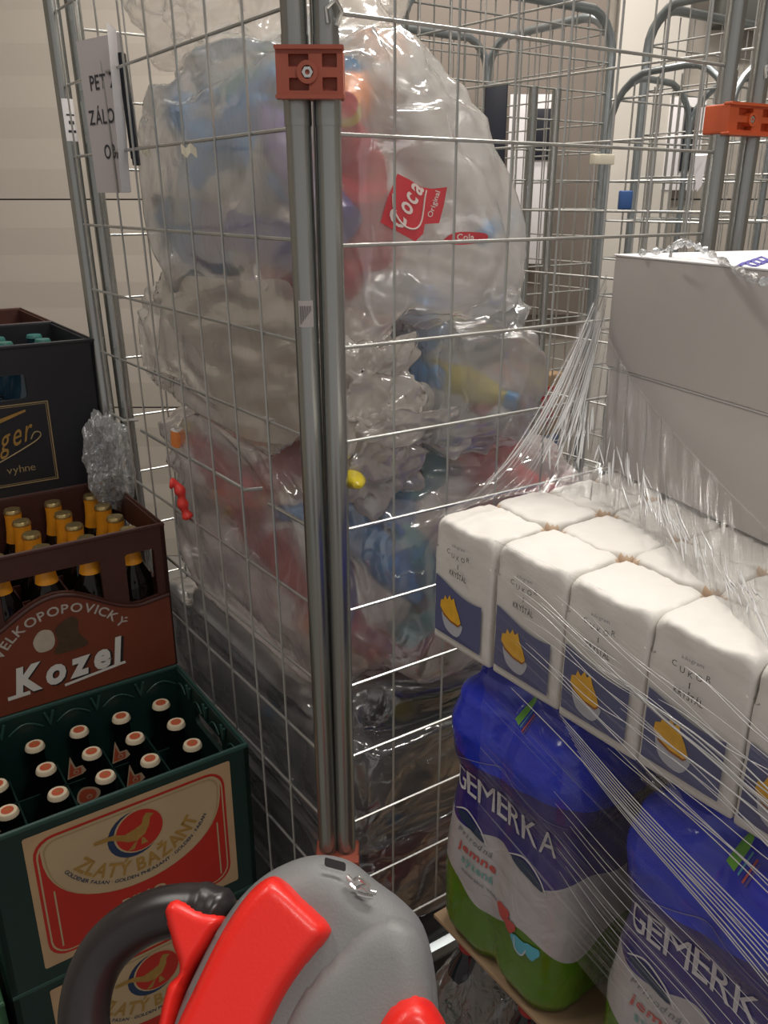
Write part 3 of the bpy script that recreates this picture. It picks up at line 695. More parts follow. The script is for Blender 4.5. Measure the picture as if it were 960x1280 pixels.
for cn, m_, bg, places in PETS:
    for pl in places:
        sd += 1; rr = random.Random(sd)
        pl2 = (max(pl[0], 0.06), max(pl[1], 0.06), pl[2])
        pet('blurred %s plastic bottle seen through the film of the %s bag' % (cn, bg), pl2, m_, rr.choice(['pet_blue', 'pet_red', 'pet_white', 'pet_yellow', 'pet_black']), rr.uniform(0.9, 1.15), sd, bg)

# red printed patches seen on the upper bag, laid on the film
def bag_print(key, px, py, ang, parts, name):
    tree, base = bag_bvh[key]; parent = bag_up
    b_ = MB(); ca, sa = math.cos(ang), math.sin(ang)
    def fn(off):
        def f(x, y):                                   # x,y in photo pixels around the centre
            X = px + x * ca + y * sa; Y = py + x * sa - y * ca
            d = pray(X, Y); h = tree.ray_cast(CAMP - base, d)
            p = h[0] if h[0] else at_y(X, Y, 1.2) - base
            return p - d.normalized() * off
        return f
    parts(b_, fn); return b_.build(name, parent)
def coke(b_, fn):
    b_.flat([(-16, 41), (-2, 34), (14, 24), (27, 22), (46, 24), (42, 2), (36, -21), (18, -22), (16, -34), (6, -44), (-8, -36), (-37, -20), (-28, 12)], 'coke_red', fn(0.0012), step=5)
    def rot(x, y, a, cx, cy): return (cx + x * math.cos(a) - y * math.sin(a), cy + x * math.sin(a) + y * math.cos(a))
    b_.text('Coca', 34, 'coke_white', lambda x, y: fn(0.0024)(*rot(x, y, R(62), 4, -3)), width=58, bold=0.022, shear=0.4)
    b_.tube([fn(0.0024)(*p) for p in spline([(-22, 16), (-20, -6), (-8, -24), (6, -28), (14, -18), (18, 10), (20, 20)], 4, False)], 0.0012, 'coke_white', 5)
    b_.text('Original', 9, 'coke_white', lambda x, y: fn(0.0024)(*rot(x, y, R(72), 32, 2)), width=34, bold=0.01)
bag_print('plastic_bag1', 513, 258, 0, coke, 'printed_label')
def coke2(b_, fn):
    b_.flat(spline([(-28, -6), (-14, 5), (10, 6), (27, 3), (25, -5), (6, -9), (-10, -10)], 3), 'coke_red', fn(0.0012), step=5)
    b_.text('Cola', 11, 'coke_white', lambda x, y: fn(0.0022)(x, y - 4), bold=0.02)
bag_print('plastic_bag1', 582, 296, 0, coke2, 'printed_label')

# ---------------------------------------------------------------- rear cages
def rear_cage(label, p, ax, ay, w, d, h, mids=(), hp=0.10, vp=0.052, dense=0.06, fr=0.0125):
    """roll cage with rounded tube frames; p near-left corner, ax/ay unit directions"""
    p = Vector(p); base = p + ax * w / 2 + ay * d / 2
    t = thing('rear_roll_cage', label, 'roll cage', base, 0, 'empty roll cages at the back')
    def frame(a, dirv, length, name='tube_frame'):
        b_ = MB(); rc = 0.11; pts = [a + Vector((0, 0, 0.17)), a + Vector((0, 0, h - rc))]
        for i in range(1, 7): an = R(15 * i); pts.append(a + dirv * (rc - rc * math.cos(an)) + Vector((0, 0, h - rc + rc * math.sin(an))))
        for i in range(1, 7): an = R(15 * i); pts.append(a + dirv * (length - rc + rc * math.sin(an)) + Vector((0, 0, h - rc + rc * math.cos(an))))
        pts.append(a + dirv * length + Vector((0, 0, 0.17)))
        b_.tube([q - base for q in pts], fr, 'zinc_dark', 12); b_.build(name, t)
        m_ = MB(); n = int(length / dense)
        for i in range(1, n):
            q = a + dirv * (length * i / n) - base; m_.tube([q + Vector((0, 0, 0.2)), q + Vector((0, 0, h - 0.015))], 0.002, 'zinc_wire', 4)
        z = 0.25
        while z < h - 0.05:
            q = a - base + Vector((0, 0, z)); m_.tube([q, q + dirv * length], 0.0024, 'zinc_wire', 4); z += hp
        m_.build('wire_mesh', t)
    frame(p, ax, w); frame(p, ay, d); frame(p + ax * w, ay, d); frame(p + ay * d, ax, w)
    for s in mids:
        b_ = MB(); q = p + ax * (w * s) - base; b_.tube([q + Vector((0, 0, 0.2)), q + Vector((0, 0, h - 0.2))], 0.013, 'zinc', 10); b_.build('support_post', t)
    b_ = MB(); q = p - base
    vs_ = [q, q + ax * w, q + ax * w + ay * d, q + ay * d]; b_.add([v + Vector((0, 0, 0.14)) for v in vs_] + [v + Vector((0, 0, 0.18)) for v in vs_], [(3, 2, 1, 0), (4, 5, 6, 7), (0, 1, 5, 4), (1, 2, 6, 5), (2, 3, 7, 6), (3, 0, 4, 7)], 'zinc_dark'); b_.build('base_frame', t)
    for v in vs_:
        c = v * 0.88; b_ = MB(); b_.lathe([(0.0, -0.015), (0.06, -0.015), (0.0695, -0.008), (0.0695, 0.008), (0.06, 0.015), (0.0, 0.015)], 'rubber', 16, xf=lambda q, c=c: Vector((c.x + q.z, c.y + q.x, 0.07 + q.y))); b_.build('wheel', t)
    return t
rear_cage('empty wire cage with a rounded tube frame directly behind the cage of bags', (0.04, 2.19, 0), dB, dA, 0.70, 0.50, 1.875, mids=(0.60, 0.72), hp=0.075, vp=0.05, dense=0.045)
rear_cage('empty wire cage with a rounded tube frame at the right back, under the dark beam', (1.155, 1.95, 0), dB, dA, 0.62, 0.76, 1.885, hp=0.11)
rear_cage('lower narrow wire cage with a bent top tube behind the right corner post', (0.685, 1.84, 0), dB, dA, 0.28, 0.30, 1.66, hp=0.085, fr=0.0075)
0 and rear_cage('wire cage at the right edge of the photo, beside the post with the orange clamp', (0.80, 1.50, 0), dB, dA, 0.62, 0.30, 1.95, hp=0.115, dense=0.09)
# things behind and in the rear cages
def wallsheet(x0, x1, y0, y1, Y, lab, inner):
    p0 = at_y(x0, y1, Y); p1 = at_y(x1, y0, Y); b_ = MB(); c = Vector(((p0.x + p1.x) / 2, Y, p0.z))
    t = thing('notice_sheet', lab, 'notice', c, 0)
    b_.rbox((p0.x - c.x, -0.004, 0), (p1.x - c.x, 0.004, p1.z - p0.z), 0.002, 'paper_white'); b_.build('backing_sheet', t)
    q0 = at_y(inner[0], inner[3], Y); q1 = at_y(inner[1], inner[2], Y); b_ = MB()
    b_.rbox((q0.x - c.x, -0.012, q0.z - c.z), (q1.x - c.x, -0.004, q1.z - c.z), 0.002, 'navy_plastic'); b_.build('dark_panel', t)
wallsheet(826, 884, 122, 238, 3.18, 'white sheet with a dark rectangle on the back wall, behind the right corner post', (846, 872, 133, 214))
wallsheet(628, 692, 118, 330, 3.08, 'white sheet with a dark rectangle behind the rear cage, left of the grey posts', (662, 690, 136, 200))
b = MB(); p0 = at_y(602, 235, 2.16); p1 = at_y(642, 104, 2.16)
b.rbox((0, 0, 0), (p1.x - p0.x - 0.012, 0.02, p1.z - p0.z), 0.003, 'navy_plastic'); o = b.build('clip_board'); o.location = p0
tag(o, 'dark navy board hung on the rear cage, next to the upper bag', 'board')
b = MB(); p0 = at_y(774, 262, 2.0); b.rbox((0, 0, 0), (0.028, 0.02, 0.040), 0.003, 'crate_blue'); o = b.build('blue_clip'); o.location = p0
tag(o, 'small blue plastic clip on a grey post of the rear cage', 'clip')
b = MB(); p0 = at_y(867, 195, 1.75)
b.add([p0, at_y(884, 194, 1.75), at_y(877, 232, 1.74), at_y(871, 240, 1.75), at_y(868, 215, 1.76)], [(0, 4, 3, 2, 1)], 'paper_white')
b.add([p0, at_y(884, 194, 1.75), at_y(886, 192, 1.77), at_y(866, 192, 1.77)], [(0, 1, 2, 3)], 'paper_white')
tag(b.build('paper_flag'), 'white pointed scrap of paper hanging on wires left of the right corner post', 'paper')
def goods(name, lab, cat, x0, x1, y0, y1, Y, d, m, m2):
    p0 = at_y(x0, y1, Y); p1 = at_y(x1, y0, Y); w = p1.x - p0.x; h = p1.z - p0.z
    b_ = MB(); b_.rbox((0, 0, 0), (w, d, h), 0.006, m); b_.rbox((w * 0.1, -0.003, h * 0.25), (w * 0.9, 0.003, h * 0.75), 0.002, m2)
    o = b_.build(name); o.location = p0; tag(o, lab, cat); return o
# stacked goods standing on the bases of the rear cages
def stack(x, y, items, w, d, rot):
    z = 0.18
    for (h, m1, m2, nm, lab, cat) in items:
        b_ = MB(); b_.rbox((-w / 2, -d / 2, 0), (w / 2, d / 2, h - 0.002), 0.006, m1); b_.rbox((-w * 0.38, -d / 2 - 0.003, h * 0.2), (w * 0.38, -d / 2 + 0.002, h * 0.8), 0.002, m2); b_.box((-w / 2 - 0.001, -0.02, h - 0.002), (w / 2 + 0.001, 0.02, h - 0.0005), m2)
        o = b_.build(nm); o.location = (x, y, z); o.rotation_euler = (0, 0, rot); tag(o, lab, cat); z += h
stack(0.36, 2.66, [(0.25, 'cardboard', 'paper_white', 'carton', 'brown carton lowest in the rear cage', 'box'), (0.26, 'crate_blue', 'pet_black', 'plastic_crate', 'blue plastic crate in the rear cage, right of the pink bag', 'crate'), (0.20, 'cardboard', 'cola_red', 'carton', 'upper brown carton with a red patch in the rear cage', 'box')], 0.34, 0.26, R(34))

# ---------------------------------------------------------------- beer crates
ROT = R(34.5); GX = Vector((math.cos(ROT), math.sin(ROT), 0)); GY = Vector((-math.sin(ROT), math.cos(ROT), 0)); GO = Vector((-0.220, 1.1416, 0))
CW, CD, CH = 0.40, 0.30, 0.287
def crate_body(t, m, rim, windows, side_windows, hollow=True):
    th = 0.008
    def wall(nm, w, fn, holes, fr=0.0):
        b_ = MB(); b_.plate([(0, 0.0), (w, 0.0), (w, CH), (0, CH)], holes, th, m, fn); b_.build(nm, t)
    wall('front_wall', CW, lambda x, y, d: (x - CW, d, y), windows)
    wall('back_wall', CW, lambda x, y, d: (x - CW, CD - d, y), [])
    wall('side_wall', CD, lambda x, y, d: (-d, x, y), side_windows)
    wall('side_wall', CD, lambda x, y, d: (-CW + d, x, y), side_windows)
    b_ = MB(); b_.box((-CW + th, th, 0.004), (-th, CD - th, 0.012), m); b_.build('floor_plate', t)
    b_ = MB()                                           # rolled rim round the top
    zr = CH; r = 0.0045
    b_.tube([(-0.002, 0.002, zr), (-CW + 0.002, 0.002, zr), (-CW + 0.002, CD - 0.002, zr), (-0.002, CD - 0.002, zr)], r, rim, 8, closed=True); b_.build('rim', t)
    b_ = MB()                                           # bottle dividers
    for i in range(1, 5): x = -CW * i / 5; b_.box((x - 0.0015, th, 0.012), (x + 0.0015, CD - th, 0.17), m)
    for i in range(1, 4): y = CD * i / 4; b_.box((-CW + th, y - 0.0015, 0.012), (-th, y + 0.0015, 0.17), m)
    b_.build('divider', t)
def face_fn(off): return lambda x, y: (x, -off, y)
def place(o, row, level, dx=0.0): o.location = GO + GX * dx + GY * (CD + 0.002) * row + Vector((0, 0, 0.002 + 0.2855 * level)); o.rotation_euler = (0, 0, ROT)

def pheasant_label(b_):
    """red and cream brewery label on the crate face, x from the right corner, y up"""
    X0, X1, Y0, Y1 = -0.350, -0.034, 0.030, 0.272
    f = face_fn
    b_.flat(rrect(X0, Y0, X1, Y1, 0.004), 'print_tan', f(0.0010))
    b_.flat(rrect(X0 + 0.010, Y0 + 0.012, X1 - 0.012, Y1 - 0.010, 0.03), 'print_red', f(0.0014))
    b_.flat(rrect(X0 + 0.014, Y0 + 0.016, X1 - 0.016, Y1 - 0.014, 0.028), 'print_cream', f(0.0018))
    b_.flat(rrect(X0 + 0.0165, Y0 + 0.0185, X1 - 0.0185, Y1 - 0.0165, 0.027), 'print_red', f(0.0022))
    cx = (X0 + X1) / 2; top = Y1 - 0.020
    def bowl(k, o): # cream bowl: flat top with rounded shoulders, deep round belly
        L = []; a = 0.132 - k; bt = 0.118 - k
        L += [(cx - a + 0.02, top - k), (cx + a - 0.02, top - k)]
        for i in range(1, 6): an = R(90 - 18 * i); L.append((cx + a - 0.02 + 0.02 * math.cos(an), top - k - 0.02 + 0.02 * math.sin(an)))
        for i in range(1, 24): an = math.pi * i / 24; L.append((cx + a * math.cos(an), top - k - 0.02 - bt * math.sin(an) ** 0.8))
        for i in range(0, 5): an = R(180 - 18 * i); L.append((cx - a + 0.02 + 0.02 * math.cos(an), top - k - 0.02 + 0.02 * math.sin(an)))
        return L
    b_.flat(bowl(-0.006, 0), 'print_cream', f(0.0026)); b_.flat(bowl(-0.0025, 0), 'print_gold_line', f(0.0029)); b_.flat(bowl(0, 0), 'print_cream', f(0.0032))
    cy = 0.212; cx2 = cx + 0.002
    b_.flat(circ(cx2 - 0.006, cy - 0.003, 0.041), 'print_navy', f(0.0036)); b_.flat(circ(cx2 + 0.001, cy, 0.0385), 'print_cream', f(0.0039)); b_.flat(circ(cx2 + 0.002, cy, 0.0365), 'print_red', f(0.0042))
    bird = [(-0.070, 0.004), (-0.045, 0.002), (-0.030, -0.006), (-0.018, -0.014), (-0.004, -0.018), (0.010, -0.010), (0.018, 0.004), (0.021, 0.018), (0.027, 0.022), (0.021, 0.026), (0.015, 0.028), (0.010, 0.022), (0.006, 0.010), (-0.006, 0.006), (-0.022, 0.002), (-0.040, 0.010), (-0.070, 0.010)]
    b_.flat([(cx2 + x * 0.95, cy + y * 0.95) for x, y in bird], 'print_gold', f(0.0045))
    for (x, y, a) in ((-0.006, -0.018, -0.4), (0.004, -0.015, 0.2)):
        b_.flat([(cx2 + x, cy + y), (cx2 + x + 0.003, cy + y), (cx2 + x + a * 0.02 + 0.005, cy + y - 0.012), (cx2 + x + a * 0.02 - 0.006, cy + y - 0.012)], 'print_gold', f(0.0045))
    Rr = 0.150; cyy = 0.272
    def arc(rad):
        return lambda x: (cx + rad * math.sin(x / rad), cyy - rad * math.cos(x / rad), x / rad)
    def ell(rx, ry, y0):
        def a(x):
            th_ = x / rx; return (cx + rx * math.sin(th_), y0 - ry * math.cos(th_), math.atan2(ry * math.sin(th_), rx * math.cos(th_)))
        return a
    b_.text('ZLATÝ BAŽANT', 0.033, 'print_gold', f(0.0040), width=0.235, bold=0.030, adv=ell(0.112, 0.104, 0.243))
    b_.text('ZLATÝ BAŽANT', 0.033, 'print_cream', f(0.0037), width=0.2365, bold=0.055, adv=ell(0.1128, 0.1052, 0.243))
    b_.text('GOLDENER FASAN · GOLDEN PHEASANT · GOLDEN · FAISAN', 0.0085, 'print_navy', f(0.0040), width=0.275, bold=0.012, adv=ell(0.124, 0.115, 0.2425))
    for s in (-1, 1):                                     # thin cream rules and the beaded word under the bowl
        x = cx + s * 0.128; b_.flat([(x - 0.0012, 0.06), (x + 0.0012, 0.06), (x + 0.0012, 0.165), (x - 0.0012, 0.165)], 'print_cream', f(0.0028))
    b_.text('PIVO', 0.024, 'print_cream', lambda x, y: f(0.0030)(cx + x, 0.078 + y), width=0.07, bold=0.03)
    b_.text('ZLATÝ BAŽANT', 0.010, 'print_cream', lambda x, y: f(0.0030)(cx + x, 0.052 + y), width=0.13, bold=0.01)

def green_crate(label, row, level, with_label=True):
    t = thing('beer_crate', label, 'beer crate'); place(t, row, level)
    win = [rrect(0.10, 0.235, 0.30, 0.262, 0.01)] if not with_label else []
    crate_body(t, 'green_crate', 'green_rim', win, [rrect(0.09, 0.215, 0.21, 0.245, 0.012)])
    if with_label:
        b_ = MB(); pheasant_label(b_); b_.build('printed_label', t, shade=False)
    b_ = MB()                                             # small v-shaped tabs and scalloped lip inside the rim
    for i in range(1, 5):
        x = -CW * i / 5; y = CD - 0.009
        b_.plate([(x - 0.009, CH - 0.004), (x - 0.005, CH - 0.004), (x, CH - 0.02), (x + 0.005, CH - 0.004), (x + 0.009, CH - 0.004), (x + 0.001, CH - 0.03), (x - 0.001, CH - 0.03)], [], 0.004, 'green_rim', lambda a, c_, d, y=y: (a, y - 0.002 - d, c_))
    for i in range(5):
        xc = -CW * (i + 0.5) / 5; pts = [(xc - 0.028 + 0.056 * k / 10, CD - 0.011, CH - 0.030 + 0.014 * math.sin(math.pi * k / 10)) for k in range(11)]; b_.tube(pts, 0.0016, 'green_rim', 6)
        if i < 4:
            y = CD * (i + 0.5) / 4; b_.tube([(-0.011, y - 0.02 + 0.04 * k / 8, CH - 0.030 + 0.012 * math.sin(math.pi * k / 8)) for k in range(9)], 0.0014, 'green_rim', 6)
    for i in range(1, 4):
        y = CD * i / 4; b_.plate([(y - 0.009, CH - 0.004), (y - 0.005, CH - 0.004), (y, CH - 0.02), (y + 0.005, CH - 0.004), (y + 0.009, CH - 0.004), (y + 0.001, CH - 0.03), (y - 0.001, CH - 0.03)], [], 0.004, 'green_rim', lambda a, c_, d: (-0.009 - d, a, c_))
    b_.build('rim_tabs', t)
    return t

# front stack: two green crates
green_crate('green beer crate with a red and cream pheasant label, topmost at the front left', 0, 1)
green_crate('green pheasant crate under the front one, half hidden by the black handle', 0, 0)
# plain supports under the higher rows
def plain_crate(label, row, level, m, rim, dx=0.0):
    t = thing('beer_crate', label, 'beer crate', group='crates hidden in the stack'); place(t, row, level, dx)
    crate_body(t, m, rim, [rrect(0.12, 0.19, 0.28, 0.24, 0.012)], [rrect(0.09, 0.19, 0.21, 0.24, 0.012)]); return t
sup = plain_crate('dark green crate in the lower part of the stack behind the pheasant crates', 1, 0, 'green_crate', 'green_rim')
for row, level in ((1, 1), (2, 0), (2, 1), (2, 2), (3, 0), (3, 1), (3, 2)):
    c = dup(sup, (0, 0, 0), ROT, sup['label']); place(c, row, level)

# brown crate
tb = thing('beer_crate', 'brown beer crate with a red-brown panel lettered in white, second step of the stack', 'beer crate'); place(tb, 1, 2)
def wav(x):   # top edge of the raised panel; x measured from the right corner (negative)
    u = (x + 0.20) / 0.2
    return 0.198 * 1 if False else 0.150 + 0.055 * math.cos(u * math.pi * 0.80 * 1.55) * (1 if abs(u) < 0.81 else 1)
def wedge(x):
    a = abs(x + 0.20)
    return 0.2025 - 0.056 * (0.5 - 0.5 * math.cos(math.pi * min(a, 0.145) / 0.145)) + max(0, a - 0.145) * 0.12
wins = []
for x0, x1 in ((-0.378, -0.325), (-0.282, -0.118), (-0.075, -0.022)):
    n = 8; lo = [(x0 + (x1 - x0) * i / n, wedge(x0 + (x1 - x0) * i / n) + 0.004) for i in range(n + 1)]
    top = 0.246
    wins.append([(x + CW, y) for x, y in lo] + [(x1 + CW, top - 0.004), (x1 + CW - 0.004, top), (x0 + CW + 0.004, top), (x0 + CW, top - 0.004)])
crate_body(tb, 'brown_crate', 'brown_crate', wins, [rrect(0.06, 0.16, 0.24, 0.235, 0.01)])
b = MB(); pts = [(-0.004 - 0.392 * i / 40, wedge(-0.004 - 0.392 * i / 40)) for i in range(41)]
b.plate([(-0.396, 0.008), (-0.004, 0.008)] + pts, [], 0.0035, 'brown_panel', lambda x, y, d: (x, -d, y)); b.build('front_panel', tb)
b = MB(); b.tube([(x, -0.004, y) for x, y in pts], 0.0032, 'brown_crate', 8); b.build('panel_edge', tb)
b = MB(); f = face_fn
ky = 0.055
def arcv(x): R0 = 0.116; an = x / R0; return (-0.197 + R0 * math.sin(an), 0.052 + R0 * math.cos(an), -an)
b.text('VELKOPOPOVICKÝ', 0.0235, 'print_white_worn', f(0.0042), width=0.240, bold=0.016, adv=arcv)
kz = lambda o: (lambda x, y: f(o)(-0.192 + x, 0.044 + y + x * 0.04))
b.text('Kozel', 0.068, 'print_black', lambda x, y: kz(0.0042)(x + 0.003, y - 0.003), width=0.190, bold=0.055, shear=0.16)
b.text('Kozel', 0.068, 'print_white', kz(0.0050), width=0.186, bold=0.045, shear=0.16)
b.flat([(-0.205, 0.030), (-0.096, 0.041), (-0.098, 0.046), (-0.205, 0.035)], 'print_white', f(0.0050))
b.flat([(-0.298, 0.034), (-0.262, 0.035), (-0.262, 0.042), (-0.298, 0.041)], 'print_white', f(0.0049))
b.flat(spline([(-0.245, 0.128), (-0.232, 0.146), (-0.214, 0.142), (-0.210, 0.122), (-0.218, 0.108), (-0.238, 0.108)], 4), 'foam_cream', f(0.0042))
b.flat(spline([(-0.208, 0.140), (-0.196, 0.152), (-0.178, 0.158), (-0.168, 0.148), (-0.170, 0.126), (-0.156, 0.100), (-0.180, 0.095), (-0.214, 0.097), (-0.205, 0.118)], 4), 'print_brown', f(0.0044))
b.build('printed_lettering', tb, shade=False)

# black crate
tk = thing('beer_crate', 'black beer crate with gold script in a thin gold frame, at the left edge', 'beer crate'); place(tk, 2, 3)
crate_body(tk, 'black_crate', 'black_crate', [rrect(0.134, 0.190, 0.266, 0.236, 0.006)], [rrect(0.08, 0.19, 0.22, 0.236, 0.01)])
b = MB()
def frame2(x0, y0, x1, y1, w, m, o): b.flat([(x0, y0), (x1, y0), (x1, y1), (x0, y1)], m, f(o), holes=[[(x0 + w, y0 + w), (x1 - w, y0 + w), (x1 - w, y1 - w), (x0 + w, y1 - w)]])
frame2(-0.300, 0.025, -0.100, 0.182, 0.0022, 'print_gold_line', 0.0012); frame2(-0.296, 0.029, -0.104, 0.178, 0.0010, 'print_gold_line', 0.0012)
sl = 0.30
b.text('Steiger', 0.062, 'print_gold', lambda x, y: f(0.0014)(-0.205 + x, 0.092 + y + x * sl), width=0.142, bold=0.004, shear=0.35)
b.tube([f(0.0014)(x, y) for x, y in spline([(-0.272, 0.052), (-0.21, 0.072), (-0.15, 0.098), (-0.125, 0.112), (-0.122, 0.122), (-0.132, 0.124), (-0.140, 0.112)], 5, False)], 0.0012, 'print_gold_line', 6)
b.flat([(-0.195, 0.148), (-0.142, 0.166), (-0.143, 0.170), (-0.196, 0.156)], 'print_gold', f(0.0014))
b.text('vyhne', 0.021, 'print_gold_line', lambda x, y: f(0.0014)(-0.166 + x, 0.050 + y), width=0.052, bold=-0.004)
b.build('printed_lettering', tk, shade=False)
# brown-rimmed crate behind it, and a light green one low at the left
tr = thing('beer_crate', 'dark brown crate behind the black one, only its rim showing', 'beer crate'); place(tr, 3, 3); crate_body(tr, 'brown_crate', 'brown_crate', [], [rrect(0.08, 0.19, 0.22, 0.236, 0.01)])
tl = thing('beer_crate', 'lighter green crate low at the left edge, beside the pheasant crates', 'beer crate'); place(tl, 0, 0, -0.412)
crate_body(tl, 'light_green_crate', 'light_green_crate', [rrect(0.29, 0.15, 0.375, 0.235, 0.02), rrect(0.12, 0.19, 0.27, 0.24, 0.012)], [rrect(0.08, 0.19, 0.22, 0.236, 0.01)])

# ---- bottles in the crates
ROWN = ['front', 'second', 'third', 'back']; COLN = ['right-hand', 'second', 'middle', 'fourth', 'left-hand']
def beer_bottle(kind):
    H = {'green': 0.244, 'brown': 0.272, 'black': 0.272}[kind]; gl = {'green': 'green_glass', 'brown': 'bottle_glass', 'black': 'blue_glass'}[kind]
    cap = {'green': 'cap_white', 'brown': 'cap_gold', 'black': 'cap_teal'}[kind]
    t = thing('beer_bottle', 'x', 'bottle')
    b_ = MB(); b_.lathe([(0.0, 0.002), (0.028, 0.0), (0.0325, 0.004), (0.0325, H - 0.105), (0.030, H - 0.09), (0.020, H - 0.068), (0.0150, H - 0.05), (0.0132, H - 0.02), (0.0148, H - 0.014), (0.0135, H - 0.006), (0.013, H - 0.002)], gl, 20); b_.build('glass_body', t)
    b_ = MB(); n = 42; prof = [(0.0160, H - 0.0065), (0.0158, H - 0.003), (0.0140, H + 0.0006), (0.0, H + 0.0012)]
    vs_ = []; fs = []
    for i, (r, z) in enumerate(prof[:-1]):
        for k in range(n): a = 2*math.pi*k/n; rr = r + (0.0006 if (k % 2 and i == 0) else 0); vs_.append((rr*math.cos(a), rr*math.sin(a), z))
    for i in range(2):
        for k in range(n): fs.append((i*n+k, i*n+(k+1)%n, (i+1)*n+(k+1)%n, (i+1)*n+k))
    fs.append(tuple(range(2*n, 3*n))); b_.add(vs_, fs, cap)
    if kind == 'green':
        b_.flat(circ(0, 0, 0.0092, 18), 'cap_print', lambda x, y: (x, y, H + 0.0011)); b_.flat(circ(0.001, 0.001, 0.0035, 8, ry=0.002), 'print_gold', lambda x, y: (x, y, H + 0.0014))
    b_.build('crown_cap', t)
    if kind == 'brown':
        b_ = MB(); b_.lathe([(0.0152, H - 0.007), (0.0156, H - 0.010), (0.0150, H - 0.018), (0.0162, H - 0.045), (0.0190, H - 0.064)], 'foil_orange', 20)
        b_.text('K', 0.012, 'foil_print', lambda x, y: (0.0168 * math.sin(x / 0.016 + 0.5), -0.0168 * math.cos(x / 0.016 + 0.5), H - 0.038 + y), bold=0.02)
        b_.build('neck_foil', t)
    return t
protos = {}
def fill(kind, root_row, level, lab, skip=(), dropz=0.014, special=None):
    for r in range(4):
        for c_ in range(5):
            if (r, c_) in skip: continue
            label = '%s, %s row, %s bottle' % (lab, ROWN[r], COLN[c_]) if c_ != 2 else '%s, %s row, middle bottle' % (lab, ROWN[r])
            loc = GO + GX * (-0.052 - 0.0742 * c_) + GY * ((CD + 0.002) * root_row + 0.039 + 0.0742 * r) + Vector((0, 0, 0.002 + 0.2855 * level + dropz))
            if kind not in protos:
                protos[kind] = beer_bottle(kind); protos[kind].location = loc; protos[kind].rotation_euler = (0, 0, ROT); protos[kind]['label'] = label; protos[kind]['group'] = lab + 's'; o = protos[kind]
            else: o = dup(protos[kind], loc, ROT, label, lab + 's')
            if special and (r, c_) in special:
                add_neck_label(o, special[(r, c_)])
def add_neck_label(o, kind):
    """torn paper neck label standing off to the left of the neck, ending in a point"""
    b_ = MB(); H = 0.244
    def fn(off):
        return lambda x, y: (-0.033 + x, -0.010 - off - 9.0 * x * x - 0.1 * y, H - 0.030 + y)
    if kind == 'round': out = spline([(-0.015, 0.004), (-0.017, 0.020), (-0.008, 0.031), (0.010, 0.026), (0.019, 0.016), (0.015, 0.003), (0.0, -0.004)], 4); inn = spline([(-0.012, 0.006), (-0.0135, 0.019), (-0.007, 0.027), (0.008, 0.023), (0.013, 0.015), (0.011, 0.005), (0.0, 0.0)], 4)
    else: out = [(-0.013, 0.0), (0.012, 0.002), (0.018, 0.008), (0.013, 0.020), (0.002, 0.019), (-0.005, 0.044), (-0.010, 0.018)]; inn = [(-0.0105, 0.003), (0.010, 0.004), (0.0105, 0.017), (0.0, 0.016), (-0.005, 0.032), (-0.0078, 0.017)]
    b_.flat(out, 'neck_paper', fn(0.0), step=0.004); b_.flat(inn, 'cap_print', fn(0.0006), step=0.004); b_.flat(circ(0.002, 0.010, 0.0045, 12), 'neck_paper', fn(0.0011)); b_.flat(circ(0.002, 0.010, 0.0028, 10), 'cap_print', fn(0.0015))
    b_.build('neck_label', o)
fill('green', 0, 1, 'green crate beer with white cap', skip=[(0, 0), (0, 1), (0, 2), (0, 3), (0, 4)] if False else [], dropz=0.0, special={(1, 1): 'p', (1, 2): 'round', (2, 1): 'p', (2, 2): 'p', (1, 4): 'p'})
fill('brown', 1, 2, 'brown crate beer with gold cap', dropz=0.006)
fill('black', 2, 3, 'black crate beer with teal cap', dropz=-0.002)

# crumpled film stuffed between the crates and the cage
bm = bmesh.new(); bmesh.ops.create_icosphere(bm, subdivisions=5, radius=1.0)
for v in bm.verts:
    d = v.co.copy(); k = 1 + 0.28 * fbm(d * 2 + Vector((4, 4, 4)), 3) + 0.12 * ridge(d * 6) + 0.05 * ridge(d * 14)
    v.co = Vector((d.x * 0.040 * k, d.y * 0.05 * k, d.z * 0.085 * k))
me = bpy.data.meshes.new('crumpled_film'); bm.to_mesh(me); bm.free(); me.materials.append(M['crumpled_film'])
o = bpy.data.objects.new('crumpled_film', me); C.objects.link(o); o.location = at_y(138, 578, 1.585)
tag(o, 'ball of crumpled clear film stuffed between the black crate and the cage', 'plastic film')

# ---------------------------------------------------------------- the loaded pallet at the right
FW = Vector((0.0590, 0.830, 0)); F = -dA; IN = dB.copy()
def Q(u, b_, z): return FW + F * u + IN * b_ + Vector((0, 0, z))
pbase = Q(0.35, 0.30, 0)
pal = thing('pallet', 'wooden pallet under the wrapped goods at the right', 'pallet', pbase, math.atan2(F.y, F.x))
b = MB()
for i in range(6): y = -0.36 + 0.145 * i; b.rbox((-0.45, y - 0.05, 0.122), (0.45, y + 0.05, 0.144), 0.002, 'pallet_wood')
b.build('deck_boards', pal)
b = MB()
for x in (-0.40, 0.0, 0.40): b.rbox((x - 0.05, -0.40, 0.10), (x + 0.05, 0.41, 0.121), 0.002, 'pallet_wood')
b.build('stringer_boards', pal)
for x in (-0.40, 0.0, 0.40):
    for y in (-0.35, 0.0, 0.36): b = MB(); b.rbox((x - 0.05, y - 0.05, 0.0), (x + 0.05, y + 0.05, 0.099), 0.003, 'pallet_wood'); b.build('block', pal)

